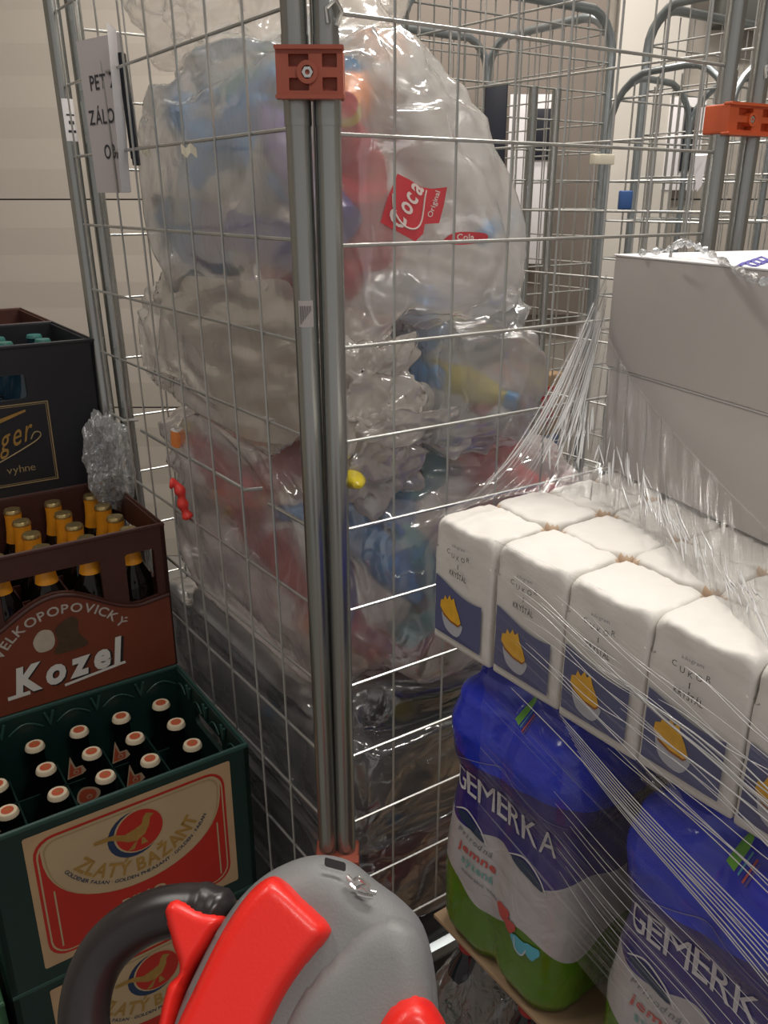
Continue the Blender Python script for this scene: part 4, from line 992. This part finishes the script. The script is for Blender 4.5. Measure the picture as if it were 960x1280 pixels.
# lower layer: dark bottles in shrink film
def dark_pack(label, u0, b0):
    t = thing('bottle_pack', label, 'bottle pack', Q(u0, b0, 0.146), math.atan2(F.y, F.x), 'shrink-wrapped dark bottle packs')
    for i in range(2):
        for j in range(3):
            b_ = MB(); x = 0.056 + 0.108 * i; y = 0.055 + 0.098 * j
            b_.lathe([(0.0, 0.002), (0.04, 0.0), (0.047, 0.01), (0.047, 0.10), (0.043, 0.13), (0.047, 0.17), (0.0475, 0.23), (0.040, 0.28), (0.024, 0.33), (0.014, 0.352), (0.014, 0.36)], 'dark_bottle', 20, o=(x, y, 0), mf=['dark_bottle'] * 5 + ['cola_red'] + ['dark_bottle'] * 5)
            o_ = b_.build('bottle', t); k = MB(); k.lathe([(0.0, 0.38), (0.015, 0.38), (0.0158, 0.376), (0.0158, 0.36), (0.0, 0.36)], 'cola_red', 16, o=(x, y, 0)); k.build('cap', o_)
    def fw(u, v):
        a = 2 * math.pi * u; cx, cy = 0.110, 0.153; q = (math.copysign(abs(math.cos(a)) ** 0.35, math.cos(a)), math.copysign(abs(math.sin(a)) ** 0.35, math.sin(a)))
        sh = 1.0 if v < 0.7 else 1.0 - 0.55 * ((v - 0.7) / 0.3) ** 1.3
        n_ = 0.006 * fbm(Vector((math.cos(a) * 3, math.sin(a) * 3, v * 4 + u0 * 9)), 3)
        return (cx + q[0] * (0.110 * sh + n_), cy + q[1] * (0.153 * sh + n_), 0.004 + v * 0.378)
    b_ = MB(); b_.grid(fw, 96, 40, 'pack_film'); b_.build('shrink_film', t); return t
dark_pack('dark bottles under clear shrink film, lowest on the pallet at its corner beside the cage', -0.012, -0.022)
dark_pack('dark bottles under clear shrink film, second pack of the lowest pallet layer', 0.222, -0.022)
dark_pack('dark bottles under clear shrink film, third pack of the lowest pallet layer', 0.456, -0.022)
b = MB(); b.rbox((0.0, 0.006, 0), (0.71, 0.60, 0.006), 0.001, 'cardboard'); o = b.build('layer_board'); o.location = Q(0, 0, 0.533); o.rotation_euler = (0, 0, math.atan2(F.y, F.x))
tag(o, 'thin cardboard sheet between the pallet layers under the blue water packs', 'cardboard sheet')

# water packs
def water_mat():
    m = bpy.data.materials.new('water_wrap'); m.use_nodes = True; nt = m.node_tree; N = nt.nodes; L = nt.links; bs = N['Principled BSDF']
    uv = N.new('ShaderNodeUVMap'); sp = N.new('ShaderNodeSeparateXYZ'); L.new(uv.outputs[0], sp.inputs[0])
    def wave(freq, ph, amp, base):
        a = N.new('ShaderNodeMath'); a.operation = 'MULTIPLY_ADD'; a.inputs[1].default_value = freq; a.inputs[2].default_value = ph; L.new(sp.outputs[0], a.inputs[0])
        s = N.new('ShaderNodeMath'); s.operation = 'SINE'; L.new(a.outputs[0], s.inputs[0])
        k = N.new('ShaderNodeMath'); k.operation = 'MULTIPLY_ADD'; k.inputs[1].default_value = amp; k.inputs[2].default_value = base; L.new(s.outputs[0], k.inputs[0]); return k.outputs[0]
    def gt(edge):
        g = N.new('ShaderNodeMath'); g.operation = 'GREATER_THAN'; L.new(sp.outputs[1], g.inputs[0])
        if isinstance(edge, float): g.inputs[1].default_value = edge
        else: L.new(edge, g.inputs[1])
        return g.outputs[0]
    tc = N.new('ShaderNodeTexCoord'); ns = N.new('ShaderNodeTexNoise'); ns.inputs['Scale'].default_value = 16; L.new(tc.outputs['Object'], ns.inputs[0])
    def rgb(a, b_):
        x = N.new('ShaderNodeMix'); x.data_type = 'RGBA'; x.inputs[6].default_value = (*a, 1); x.inputs[7].default_value = (*b_, 1); L.new(ns.outputs['Fac'], x.inputs[0]); return x.outputs[2]
    def mix(f, a, b_):
        x = N.new('ShaderNodeMix'); x.data_type = 'RGBA'; L.new(f, x.inputs[0]); L.new(a, x.inputs[6]); L.new(b_, x.inputs[7]); return x.outputs[2]
    green = rgb((0.07, 0.13, 0.006), (0.10, 0.24, 0.012)); white = rgb((0.42, 0.40, 0.41), (0.50, 0.47, 0.48)); navy = rgb((0.022, 0.018, 0.17), (0.05, 0.028, 0.20)); blue = rgb((0.012, 0.022, 0.40), (0.03, 0.06, 0.75))
    c = mix(gt(wave(46, 0.6, 0.014, 0.094)), green, white); c = mix(gt(wave(52, 2.2, 0.007, 0.181)), c, navy); c = mix(gt(wave(30, 2.4, 0.010, 0.278)), c, blue)
    L.new(c, bs.inputs['Base Color']); bs.inputs['Roughness'].default_value = 0.2; bs.inputs['Coat Weight'].default_value = 0.35; bs.inputs['Coat Roughness'].default_value = 0.1
    n = N.new('ShaderNodeTexNoise'); n.inputs['Scale'].default_value = 34; n.inputs['Distortion'].default_value = 1.0; L.new(tc.outputs['Object'], n.inputs[0])
    bp = N.new('ShaderNodeBump'); bp.inputs['Strength'].default_value = 0.5; bp.inputs['Distance'].default_value = 0.005; L.new(n.outputs['Fac'], bp.inputs['Height']); L.new(bp.outputs[0], bs.inputs['Normal'])
    M['water_wrap'] = m
water_mat()
PWX, PWY, PR = 0.206, 0.296, 0.044
def per(u):
    """perimeter point of the pack, u=0 at the left end of the front straight, growing to the right; returns (x,y),(nx,ny)"""
    sx, sy = PWX - 2 * PR, PWY - 2 * PR; cq = math.pi / 2 * PR; tot = 2 * (sx + sy) + 4 * cq; u = (u - PR) % tot
    segs = [('l', sx, (PR, 0), (1, 0), (0, -1)), ('c', cq, (PWX - PR, PR), -90), ('l', sy, (PWX, PR), (0, 1), (1, 0)), ('c', cq, (PWX - PR, PWY - PR), 0), ('l', sx, (PWX - PR, PWY), (-1, 0), (0, 1)), ('c', cq, (PR, PWY - PR), 90), ('l', sy, (0, PWY - PR), (0, -1), (-1, 0)), ('c', cq, (PR, PR), 180)]
    for s in segs:
        if u <= s[1] or s is segs[-1]:
            if s[0] == 'l': return (s[2][0] + s[3][0] * u, s[2][1] + s[3][1] * u), s[4]
            a = R(s[3]) + u / PR; return (s[2][0] + PR * math.cos(a), s[2][1] + PR * math.sin(a)), (math.cos(a), math.sin(a))
        u -= s[1]
PTOT = 2 * (PWX + PWY - 4 * PR) + 2 * math.pi * PR
def ins(u, z):
    x = (u - PR) % PTOT; 
    d = 0.0
    if x < PWX - 2 * PR: d = 0.0045 * math.exp(-((x - (PWX / 2 - PR)) / 0.016) ** 2)
    prof = [(0, 0.012), (0.02, 0.002), (0.11, 0.001), (0.17, 0.006), (0.235, 0.013), (0.27, 0.004), (0.30, 0.001), (0.335, 0.010), (0.365, 0.032), (0.385, 0.075)]
    for (a, p), (c, q) in zip(prof[:-1], prof[1:]):
        if z <= c: t = (z - a) / (c - a); t = t * t * (3 - 2 * t); k = p + (q - p) * t; break
    else: k = 0.075
    lobes = d * (1 + max(0, (z - 0.27)) * 40 + max(0, 0.05 - z) * 30)
    return k + lobes
def wsurf(u, z, off=0.0):
    (x, y), (nx, ny) = per(u); k = ins(u, z) - off; n_ = 0.0018 * fbm(Vector((x * 18, y * 18, z * 14)), 2)
    return (x - nx * (k + n_), y - ny * (k + n_), z)
def water_pack():
    t = thing('water_pack', 'x', 'water pack')
    b_ = MB(); nu, nv = 150, 60; zs = [0.388 * (1 - (1 - j / nv) ** 1.15) for j in range(nv + 1)]
    vs_ = []; uvs = []
    for z in zs:
        for i in range(nu + 1): u = -0.10 + PTOT * i / nu; vs_.append(wsurf(u, z)); uvs.append((u, z))
    fs = [(j*(nu+1)+i, j*(nu+1)+i+1, (j+1)*(nu+1)+i+1, (j+1)*(nu+1)+i) for j in range(nv) for i in range(nu)]
    b_.add(vs_, fs, 'water_wrap', uvs)
    b_.add([vs_[nv*(nu+1)+i] for i in range(nu)], [tuple(range(nu))], 'water_blue')
    b_.build('printed_wrap', t)
    b_ = MB(); f = lambda o: (lambda x, y: wsurf(x, y, o))
    b_.text('GEMERKA', 0.047, 'letter_silver', lambda x, y: wsurf(0.106 + x, 0.217 + y, 0.0012), width=0.168, bold=0.0)
    b_.build('brand_lettering', t, shade=False)
    b_ = MB()
    def line(pts, w, m, o=0.001):
        P = spline(pts, 6, False); L1 = []; L2 = []
        for i, p in enumerate(P):
            a = P[max(i-1, 0)]; c = P[min(i+1, len(P)-1)]; dx, dy = c[0]-a[0], c[1]-a[1]; l = math.hypot(dx, dy) or 1; ww = w * (0.35 + 0.65 * math.sin(math.pi * (0.08 + 0.84 * i / (len(P)-1))))
            L1.append(wsurf(p[0] - dy/l*ww, p[1] + dx/l*ww, o)); L2.append(wsurf(p[0] + dy/l*ww, p[1] - dx/l*ww, o))
        n = len(P); b_.add(L1 + L2, [(i, i+1, n+i+1, n+i) for i in range(n-1)], m)
    line([(-0.01, 0.262), (0.02, 0.258), (0.06, 0.272), (0.11, 0.286), (0.15, 0.272), (0.20, 0.262)], 0.0005, 'letter_thin')
    for (x0) in (0.035, 0.128):
        b_.flat(spline([(x0, 0.186), (x0 + 0.018, 0.192), (x0 + 0.040, 0.184), (x0 + 0.050, 0.172), (x0 + 0.030, 0.176), (x0 + 0.012, 0.180)], 3), 'print_navy', f(0.0007), step=0.006)
        line([(x0 - 0.004, 0.187), (x0 + 0.018, 0.196), (x0 + 0.042, 0.187), (x0 + 0.054, 0.170)], 0.0011, 'letter_silver')
    b_.text('Prírodná', 0.012, 'ink_faded', lambda x, y: wsurf(0.070 + x, 0.160 + y - x * 0.1, 0.001), width=0.055, shear=0.3)
    b_.text('jemne', 0.016, 'text_red', lambda x, y: wsurf(0.075 + x, 0.142 + y, 0.001), width=0.06, bold=0.02, shear=0.1)
    b_.text('sýtená', 0.015, 'text_teal', lambda x, y: wsurf(0.078 + x, 0.126 + y, 0.001), width=0.05, bold=0.01)
    b_.text('minerálna voda', 0.007, 'ink_faded', lambda x, y: wsurf(0.085 + x, 0.114 + y, 0.001), width=0.06)
    for (x, y, r, m) in ((0.128, 0.112, 0.010, 'text_red'), (0.140, 0.102, 0.009, 'text_red'), (0.155, 0.086, 0.012, 'sky_blue'), (0.172, 0.090, 0.010, 'sky_blue')):
        b_.flat(spline([(x + r * (1 + 0.2 * math.sin(3 * a)) * math.cos(a), y + r * (1 + 0.2 * math.sin(3 * a)) * math.sin(a)) for a in [2*math.pi*k/9 for k in range(9)]], 3), m, f(0.0012), step=0.005)
    line([(0.148, 0.094), (0.150, 0.078), (0.160, 0.076), (0.166, 0.088)], 0.0010, 'letter_silver', 0.0016)
    b_.build('printed_lettering', t, shade=False)
    b_ = MB()                                             # carrying strap tag at the top
    b_.flat([(0.102, 0.340), (0.113, 0.340), (0.115, 0.374), (0.104, 0.374)], 'tag_green', f(0.002), step=0.006)
    for k, m in enumerate(('sky_blue', 'cap_blue', 'text_red', 'pet_purple')):
        x = 0.117 + 0.0035 * k; b_.flat([(x, 0.342), (x + 0.0022, 0.342), (x + 0.0035, 0.374), (x + 0.0013, 0.374)], m, f(0.002), step=0.006)
    b_.build('strap_tag', t)
    return t
RF = math.atan2(F.y, F.x)
wp = water_pack(); wp.location = Q(0, 0, 0.542); wp.rotation_euler = (0, 0, RF)
wp['label'] = 'blue, white and green water pack at the pallet corner beside the cage'; wp['group'] = 'water packs on the pallet'
dup(wp, Q(0.252, 0, 0.542), RF, 'blue, white and green water pack cut by the right edge of the photo')
dup(wp, Q(0.504, 0, 0.542), RF, 'blue water pack beyond the right edge of the photo, third from the cage')
for i in range(3): dup(wp, Q(0.252 * i, 0.305, 0.542), RF, ['water pack hidden in the second row behind the corner pack', 'water pack seen dimly through the gap between the two front packs', 'water pack in the second row at the far right'][i])

# sugar
SH = 0.143; SWX, SWY = 0.0915, 0.0775
def sugar_bag(front):
    t = thing('sugar_bag', 'x', 'sugar bag')
    rnd = random.Random(5)
    bm = bmesh.new(); bmesh.ops.create_cube(bm, size=1.0)
    for v in bm.verts: v.co = Vector(((v.co.x + 0.5) * SWX, (v.co.y + 0.5) * SWY, (v.co.z + 0.5) * SH))
    bmesh.ops.bevel(bm, geom=list(bm.edges), offset=0.0055, segments=3, profile=0.6, affect='EDGES')
    bmesh.ops.subdivide_edges(bm, edges=[e for e in bm.edges if e.calc_length() > 0.03], cuts=13, use_grid_fill=True)
    for v in bm.verts:
        p = v.co.copy(); c = Vector((SWX/2, SWY/2, SH/2)); d = (p - c); n = fbm(p * 28 + Vector((2, 2, 2)), 3)
        if p.z > SH - 0.03:
            k = (p.z - SH + 0.03) / 0.03 * (0.25 + 0.5 * abs(n)); p.y = c.y + d.y * (1 - 0.10 * k); p.x = c.x + d.x * (1 - 0.03 * k)
        p.z += 0.003 * n if p.z > SH * 0.5 else 0
        if p.z > SH * 0.8: p.z -= 0.020 * (abs(p.x - SWX/2) / (SWX/2)) ** 8 * (abs(p.y - SWY/2) / (SWY/2)) ** 8 + 0.0015 * math.sin(p.x * 260 + 4 * n) ** 2
        p.y = min(max(p.y + 0.0012 * n, 0.0006), SWY - 0.0006); p.x = min(max(p.x + 0.0012 * n, 0.0006), SWX - 0.0006); v.co = p
    bm.verts.index_update(); b_ = MB(); vsx = [v.co.copy() for v in bm.verts]
    def corner(f_):
        q = f_.calc_center_median(); ax_ = min(q.x, SWX - q.x); ay_ = min(q.y, SWY - q.y); return q.z > SH * 0.90 and ax_ + ay_ < 0.0125 and (not front or q.y > SWY * 0.5)
    fa = [[v.index for v in f_.verts] for f_ in bm.faces if not corner(f_)]; fb = [[v.index for v in f_.verts] for f_ in bm.faces if corner(f_)]; bm.free()
    b_.add(vsx, fa, 'sugar_paper'); k_ = b_.mk('sugar_seam')
    for q in fb: b_.f.append(q); b_.mi.append(k_)
    b_.build('paper_bag', t, smooth=60)
    if front:
        def f(o):
            return lambda x, y: (x, -0.0006 - o - 0.0016 * math.sin(math.pi * x / SWX), y)
        b_ = MB()
        top = [(0.079 - 0.074 * i / 10, 0.073 + 0.006 * math.cos(math.pi * i / 10) * -1 - 0.004 * math.sin(math.pi * i / 10)) for i in range(11)]
        b_.flat([(0.005, 0.012), (0.079, 0.012)] + [(x, y) for x, y in top], 'sugar_blue', f(0.0003), step=0.012)
        b_.flat(spline([(0.018, 0.040), (0.024, 0.022), (0.044, 0.018), (0.052, 0.034), (0.035, 0.036)], 4), 'bowl_grey', f(0.0007), step=0.01)
        b_.flat([(0.015, 0.044), (0.016, 0.052), (0.021, 0.054), (0.023, 0.060), (0.027, 0.056), (0.031, 0.063), (0.034, 0.058), (0.038, 0.062), (0.041, 0.054), (0.046, 0.046), (0.050, 0.037), (0.046, 0.033), (0.033, 0.034), (0.022, 0.038)], 'sugar_yellow', f(0.0011), step=0.01)
        b_.flat([(0.015, 0.044), (0.022, 0.038), (0.033, 0.034), (0.046, 0.033), (0.050, 0.037), (0.050, 0.035), (0.046, 0.031), (0.033, 0.032), (0.021, 0.036)], 'foil_print', f(0.0013), step=0.01)
        b_.build('front_print', t, shade=False)
        b_ = MB()
        b_.text('KRYŠTÁL', 0.0085, 'ink', lambda x, y: f(0.0006)(0.042 + x, 0.086 + y - x * 0.05), width=0.027, bold=0.012)
        for k, ch in enumerate('CUKOR'):
            x0 = 0.026 + 0.0078 * k; b_.text(ch, 0.0075, 'ink', lambda x, y, x0=x0, k=k: f(0.0006)(x0 + x, 0.106 + 0.0009 * (k - 2) ** 2 + y), bold=0.0)
        b_.text('1', 0.0075, 'ink', lambda x, y: f(0.0006)(0.042 + x, 0.0965 + y), bold=0.02)
        b_.text('kilogram', 0.005, 'ink_faded', lambda x, y: f(0.0006)(0.042 + x, 0.119 + y), width=0.02)
        b_.build('front_lettering', t, shade=False)
    return t
sf = sugar_bag(True); sp_ = sugar_bag(False)
CN = ['first', 'second', 'third', 'fourth', 'fifth', 'sixth']
first = {True: True, False: True}
for r in range(6):
    for c_ in range(6):
        fr = r == 0; proto = sf if fr else sp_
        shift = -0.020 if r in (2, 3) else 0.0
        loc = Q(c_ * (SWX + 0.0005) - 0.001 + (-0.004 if c_ == 0 else 0) + shift * 0, r * (SWY + 0.001) - 0.002, 0.9435 + [0.0, 0.0012, -0.0006, 0.0008][(r * 3 + c_) % 4])
        lab = ('white sugar bag with blue picture, %s from the cage in the front row' % CN[c_]) if fr else ('white sugar bag, %s from the cage, %s row from the front' % (CN[c_], CN[r]))
        if first[fr]: first[fr] = False; o = proto; o.location = loc; o.rotation_euler = (0, 0, RF); o['label'] = lab; o['group'] = 'sugar bags on the pallet'
        else: dup(proto, loc, RF, lab, 'sugar bags on the pallet')

# white cartons on the sugar
BA = R(-69.5)
def carton(label, z, h, dx, extra):
    t = thing('carton', label, 'box', (0.2665 + dx, 1.0085, z), BA, 'white cartons on the sugar bags')
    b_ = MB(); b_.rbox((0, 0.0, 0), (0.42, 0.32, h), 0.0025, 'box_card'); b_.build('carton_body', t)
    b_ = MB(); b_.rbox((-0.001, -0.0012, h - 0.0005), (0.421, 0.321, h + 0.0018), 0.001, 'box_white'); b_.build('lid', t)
    if extra:
        b_ = MB(); Mi = Matrix.Translation((0.2665 + dx, 1.0085, z)) @ Matrix.Rotation(BA, 4, 'Z'); Mi = Mi.inverted()
        for k in range(4):                              # looping purple strokes
            P_ = spline([at_z(x + 7 * k, y - 2.4 * k, z + h + 0.0022) for x, y in ((918, 335), (930, 329), (944, 333), (958, 326), (972, 332), (990, 326))], 5, False)
            b_.tube([Mi @ Vector(q) for q in P_], 0.0013, 'box_print', 5)
        b_.build('printed_mark', t)
    return t
carton('lower white carton standing on the sugar bags under clear stretch film', 1.0895, 0.1215, 0.004, False)
carton('upper white carton with a purple printed mark on its lid', 1.2135, 0.1265, -0.001, True)

# stretch film
def sheet(name, fn, nu, nv, m, lab):
    b_ = MB(); b_.grid(fn, nu, nv, m); o_ = b_.build(name, smooth=180); tag(o_, lab, 'stretch film'); return o_
e1 = Vector((math.cos(BA), math.sin(BA), 0)); e2 = Vector((-e1.y, e1.x, 0)); BC = Vector((0.2655, 1.0085, 0))
def top_pt(u):                                            # upper edge of the tent: down the carton corner, then along its face
    n_ = -e2 * 0.006
    if u < 0.35: t = u / 0.35; return BC + n_ + Vector((0, 0, 1.322 - 0.05 * t)) - e1 * 0.004 * (1 - t)
    t = (u - 0.35) / 0.65; return BC + n_ + e1 * (0.30 * t ** 1.25) + Vector((0, 0, 1.272 - 0.165 * t ** 0.8))
BOT = spline([at_z(x, y, 1.097) for x, y in ((546, 649), (630, 622), (705, 618), (770, 640), (835, 690), (900, 752), (975, 830))], 10, False)
def bot_pt(u):
    f_ = u * (len(BOT) - 1); i = min(int(f_), len(BOT) - 2); return lerp(BOT[i], BOT[i + 1], f_ - i)
def tent(u, v):
    p = lerp(top_pt(u), bot_pt(u), v); sag = math.sin(math.pi * v) * (0.042 * (1 - u) ** 1.2 + 0.010)
    p.z -= sag; fl = 1.097
    pl = 0.0035 * math.sin(u * 95 + 3 * noise.noise(Vector((u * 14, v * 1.5, 0)))) * (0.3 + v) * (1 - v * 0.75) + 0.006 * noise.noise(Vector((u * 30, v * 2.5, 4)))
    p += Vector((-0.6, -0.5, 0.62)) * pl
    if p.z < fl + 0.0: p.z = fl + 0.3 * (pl + 0.004)
    return p
b = MB(); b.grid(tent, 220, 60, 'stretch_film'); rt = random.Random(9)
def tcrease(u0, v0, u1, v1, r_):
    n_ = 16; P_ = [tent(u0 + (u1 - u0) * i / n_, v0 + (v1 - v0) * i / n_) + Vector((-0.0012, -0.0012, 0.001)) for i in range(n_ + 1)]
    b.tube(P_, r_, 'film_crease', 5, rs=[r_ * (0.15 + 0.85 * math.sin(math.pi * (0.04 + 0.92 * i / n_))) for i in range(n_ + 1)])
for k in range(26): u = 0.02 + 0.30 * (k / 26) + 0.008 * rt.random(); v0 = 0.04 + 0.15 * rt.random(); tcrease(u, v0, u + 0.01 * rt.random(), v0 + 0.35 + 0.4 * rt.random(), 0.0005 + 0.0007 * rt.random())
for k in range(110):                                    # crumpled band running down to the right
    u = 0.20 + 0.75 * rt.random(); v0 = 0.25 + 0.30 * rt.random() + 0.25 * u; l_ = 0.08 + 0.16 * rt.random(); tcrease(u, min(v0, 0.85), u + 0.05 * (rt.random() - 0.2), min(v0 + l_, 0.99), 0.0006 + 0.0009 * rt.random())
tag(b.build('stretch_film', smooth=180), 'clear stretch film pulled like a tent from the white cartons down over the sugar bags', 'stretch film')
b = MB(); b.tube([top_pt(i / 40) + Vector((-0.002, -0.002, 0.0)) for i in range(41)], 0.0011, 'stretch_film', 5)
tag(b.build('film_edge'), 'rolled shiny edge of the stretch film running down the face of the cartons', 'stretch film')
def wrap(u, v):
    z = 1.094 - 0.40 * v; uu = 0.10 + 0.62 * u; zz = z - 0.16 * (u - 0.3)
    b_ = -0.014 - 0.004 * noise.noise(Vector((u * 3, v * 20, 2)))
    b_ -= 0.006 if zz < 0.95 else 0
    return Q(uu, b_, min(zz, 1.096))
b = MB(); b.grid(wrap, 60, 140, 'stretch_film_wrap'); rc = random.Random(4)
def crease(u0, z0, u1, z1, r_):
    pts_ = []
    for i in range(13):
        t = i / 12; u = u0 + (u1 - u0) * t; z = z0 + (z1 - z0) * t + 0.002 * math.sin(9 * t + u0 * 40)
        pts_.append(Q(u, (-0.0165 if z < 0.96 else -0.0155) - 0.002 * math.sin(math.pi * t), z))
    b.tube(pts_, r_, 'film_crease', 5, rs=[r_ * (0.25 + 0.75 * math.sin(math.pi * (0.02 + 0.96 * i / 12)) ** 0.6) for i in range(13)])
for k in range(34):
    z0 = 1.075 - 0.125 * rc.random() ** 0.8; u0 = 0.12 + 0.22 * rc.random(); ln = 0.10 + 0.2 * rc.random(); dz = -(0.10 + 0.22 * rc.random()) * ln
    crease(u0, z0, u0 + ln, z0 + dz, 0.00035 + 0.0005 * rc.random() ** 2)
for k in range(9): crease(0.20 + 0.004 * k, 0.955 - 0.004 * k, 0.50, 0.855 - 0.006 * k + 0.003 * rc.random(), 0.0006)
for k in range(8): crease(0.20 + 0.03 * rc.random(), 0.87 - 0.012 * k, 0.38 + 0.1 * rc.random(), 0.80 - 0.013 * k, 0.00035)
tag(b.build('stretch_film', smooth=180), 'taut band of clear stretch film with diagonal streaks over the sugar and water packs', 'stretch film')
b = MB()                                                  # twisted film on the lid
pts = [at_z(x, y, 1.3445 + dz) for x, y, dz in ((800, 316, 0.002), (835, 312, 0.004), (850, 305, 0.012), (872, 308, 0.010), (890, 318, 0.003), (925, 340, 0.002), (955, 352, 0.002))]
P_ = spline(pts, 10, False); b.tube(P_, 0.003, 'crumpled_film', 8, rs=[0.0025 + 0.0018 * math.sin(i * 1.3) for i in range(len(P_))])
pts = [at_z(x, y, 1.3445 + dz) for x, y, dz in ((838, 320, 0.002), (842, 306, 0.014), (856, 300, 0.018), (868, 306, 0.010), (880, 316, 0.003))]
P_ = spline(pts, 8, False); b.tube(P_, 0.0018, 'crumpled_film', 6)
tag(b.build('twisted_film'), 'twisted curl of clear film lying on the lid of the upper carton', 'plastic film')

# ---------------------------------------------------------------- hand-truck tiller head in the foreground
fwd = Vector((0, math.cos(PITCH), -math.sin(PITCH))); upv = Vector((0, math.sin(PITCH), math.cos(PITCH)))
HC = CAMP + pray(385, 1200) * 0.56
hb = Vector((HC.x, HC.y, 0.0))
hd = thing('pallet_truck_handle', 'grey and red pallet truck handle with a black grip loop, in the near foreground', 'pallet truck handle', hb)
AX = Vector((1, 0, 0)); AN = (-fwd * 0.90 + upv * 0.43).normalized(); AY = AN.cross(AX).normalized()
K = 0.56 / 1050
def hp_(x, y, h): return HC + AX * ((x - 385) * K) + AY * (-(y - 1200) * K * 1.0) + AN * h - hb
def puff(outline, m, name, h0, h1, rnd_, parent, step=9, dome=0.0, n=4, under=True, cxy=None):
    P = spline(outline, n); P = [(p[0], p[1]) for p in P]
    rings = []; 
    vs2, tr = tri2d(P, (), step)
    out = []
    for x, y in vs2:
        d = edist(x, y, [P]) * K; t = min(1.0, d / rnd_); h = h0 + (h1 - h0) * math.sqrt(max(0, 1 - (1 - t) ** 2))
        if cxy: h += dome * math.exp(-(((x - cxy[0]) / 110) ** 2 + ((y - cxy[1]) / 110) ** 2)) * t
        out.append(hp_(x, y, h))
    b_ = MB(); b_.add(out, tr, m)
    nn = len(P); b_.add([hp_(x, y, h0) for x, y in P] + [hp_(x, y, h0 - 0.05 if under is True else h0 - under) for x, y in P], [(i, (i+1) % nn, nn + (i+1) % nn, nn + i) for i in range(nn)], m)
    b_.add([hp_(x, y, h0 - 0.05 if under is True else h0 - under) for x, y in P], [tuple(range(nn))], m)
    bm = bmesh.new(); me = bpy.data.meshes.new(name); me.from_pydata(b_.v, [], b_.f); bm.from_mesh(me); bmesh.ops.remove_doubles(bm, verts=bm.verts, dist=0.00005); bmesh.ops.recalc_face_normals(bm, faces=bm.faces); bm.to_mesh(me); bm.free()
    me.materials.append(M[m]); me.shade_smooth(); me.set_sharp_from_angle(angle=R(50)); o_ = bpy.data.objects.new(name, me); C.objects.link(o_); o_.parent = parent; return o_
body = puff([(196, 1400), (212, 1280), (240, 1205), (270, 1150), (305, 1110), (345, 1086), (388, 1075), (432, 1082), (470, 1108), (505, 1132), (532, 1162), (546, 1215), (551, 1290), (552, 1400), (380, 1450)], 'handle_grey', 'head_shell', -0.030, 0.0, 0.030, hd, step=8)
puff([(332, 1104), (352, 1110), (385, 1136), (412, 1160), (411, 1176), (384, 1206), (355, 1246), (334, 1300), (322, 1400), (206, 1400), (220, 1295), (246, 1228), (276, 1165), (306, 1122)], 'handle_red', 'red_paddle', -0.004, 0.017, 0.011, hd, step=7, under=0.02)
puff([(424, 1186), (455, 1160), (490, 1150), (522, 1165), (538, 1205), (543, 1290), (545, 1400), (330, 1400), (342, 1320), (362, 1260), (390, 1218)], 'handle_grey', 'inner_cover', -0.006, 0.010, 0.022, hd, step=8, under=0.02)
puff([(440, 1400), (456, 1300), (474, 1262), (498, 1240), (524, 1236), (544, 1252), (562, 1290), (575, 1400)], 'handle_red', 'red_button', 0.0, 0.026, 0.013, hd, step=7, under=0.03)
puff([(186, 1148), (190, 1134), (204, 1130), (236, 1143), (266, 1153), (250, 1185), (226, 1225), (214, 1275), (204, 1400), (184, 1400), (190, 1290), (198, 1235), (212, 1215), (198, 1180)], 'handle_red', 'red_lever', -0.035, -0.022, 0.008, hd, step=4, under=0.02, n=8)
b = MB(); b.flat(rrect(402, 1084, 430, 1095, 3), 'black_hole', lambda x, y: hp_(x, y + (x - 416) * 0.25, -0.0035 + 0.002), step=6); b.build('slot', hd)
b = MB()
for (pts_) in ([(432, 1104), (440, 1110), (447, 1106), (456, 1112), (462, 1117)], [(436, 1113), (444, 1119), (452, 1116), (460, 1122), (470, 1124)], [(446, 1124), (456, 1127), (466, 1128)]):
    P_ = spline([hp_(x, y, 0.0 + 0.0012 - max(0, (1108 - y)) * 0.0001) for x, y in pts_], 5, False); b.tube(P_, 0.0016, 'steel', 8)
b.build('metal_emblem', hd)
hl = [hp_(x, y, h) for x, y, h in ((262, 1156, -0.045), (248, 1148, -0.046), (215, 1143, -0.048), (170, 1148, -0.050), (128, 1168, -0.052), (96, 1200, -0.054), (82, 1245, -0.055), (88, 1295, -0.056), (120, 1345, -0.056), (190, 1390, -0.058), (260, 1410, -0.055))]
P_ = spline(hl, 6, False); n_ = len(P_)
b = MB(); b.tube(P_, 0.018, 'handle_black', 20, rs=[(0.019 if i > 5 else 0.012 + 0.0015 * i) + (0.0012 if i in (9, 10) else 0) - 0.002 * min(1, i / n_) for i in range(n_)]); b.build('grip_loop', hd, smooth=70)
b = MB(); top = hp_(385, 1420, -0.05); b.tube([top, top * 0.5 + Vector((0.02, -0.10, 0.16)), Vector((0.03, -0.22, 0.22))], 0.020, 'handle_grey', 16); b.build('tiller_shaft', hd)
b = MB(); b.rbox((-0.08, -0.36, 0.05), (0.14, -0.16, 0.24), 0.02, 'handle_red'); b.build('drive_cover', hd)
b = MB(); b.lathe([(0.0, -0.03), (0.09, -0.03), (0.10, -0.02), (0.10, 0.02), (0.09, 0.03), (0.0, 0.03)], 'rubber', 24, xf=lambda q: Vector((0.03 + q.z, -0.26 + q.x, 0.101 + q.y))); b.build('drive_wheel', hd)
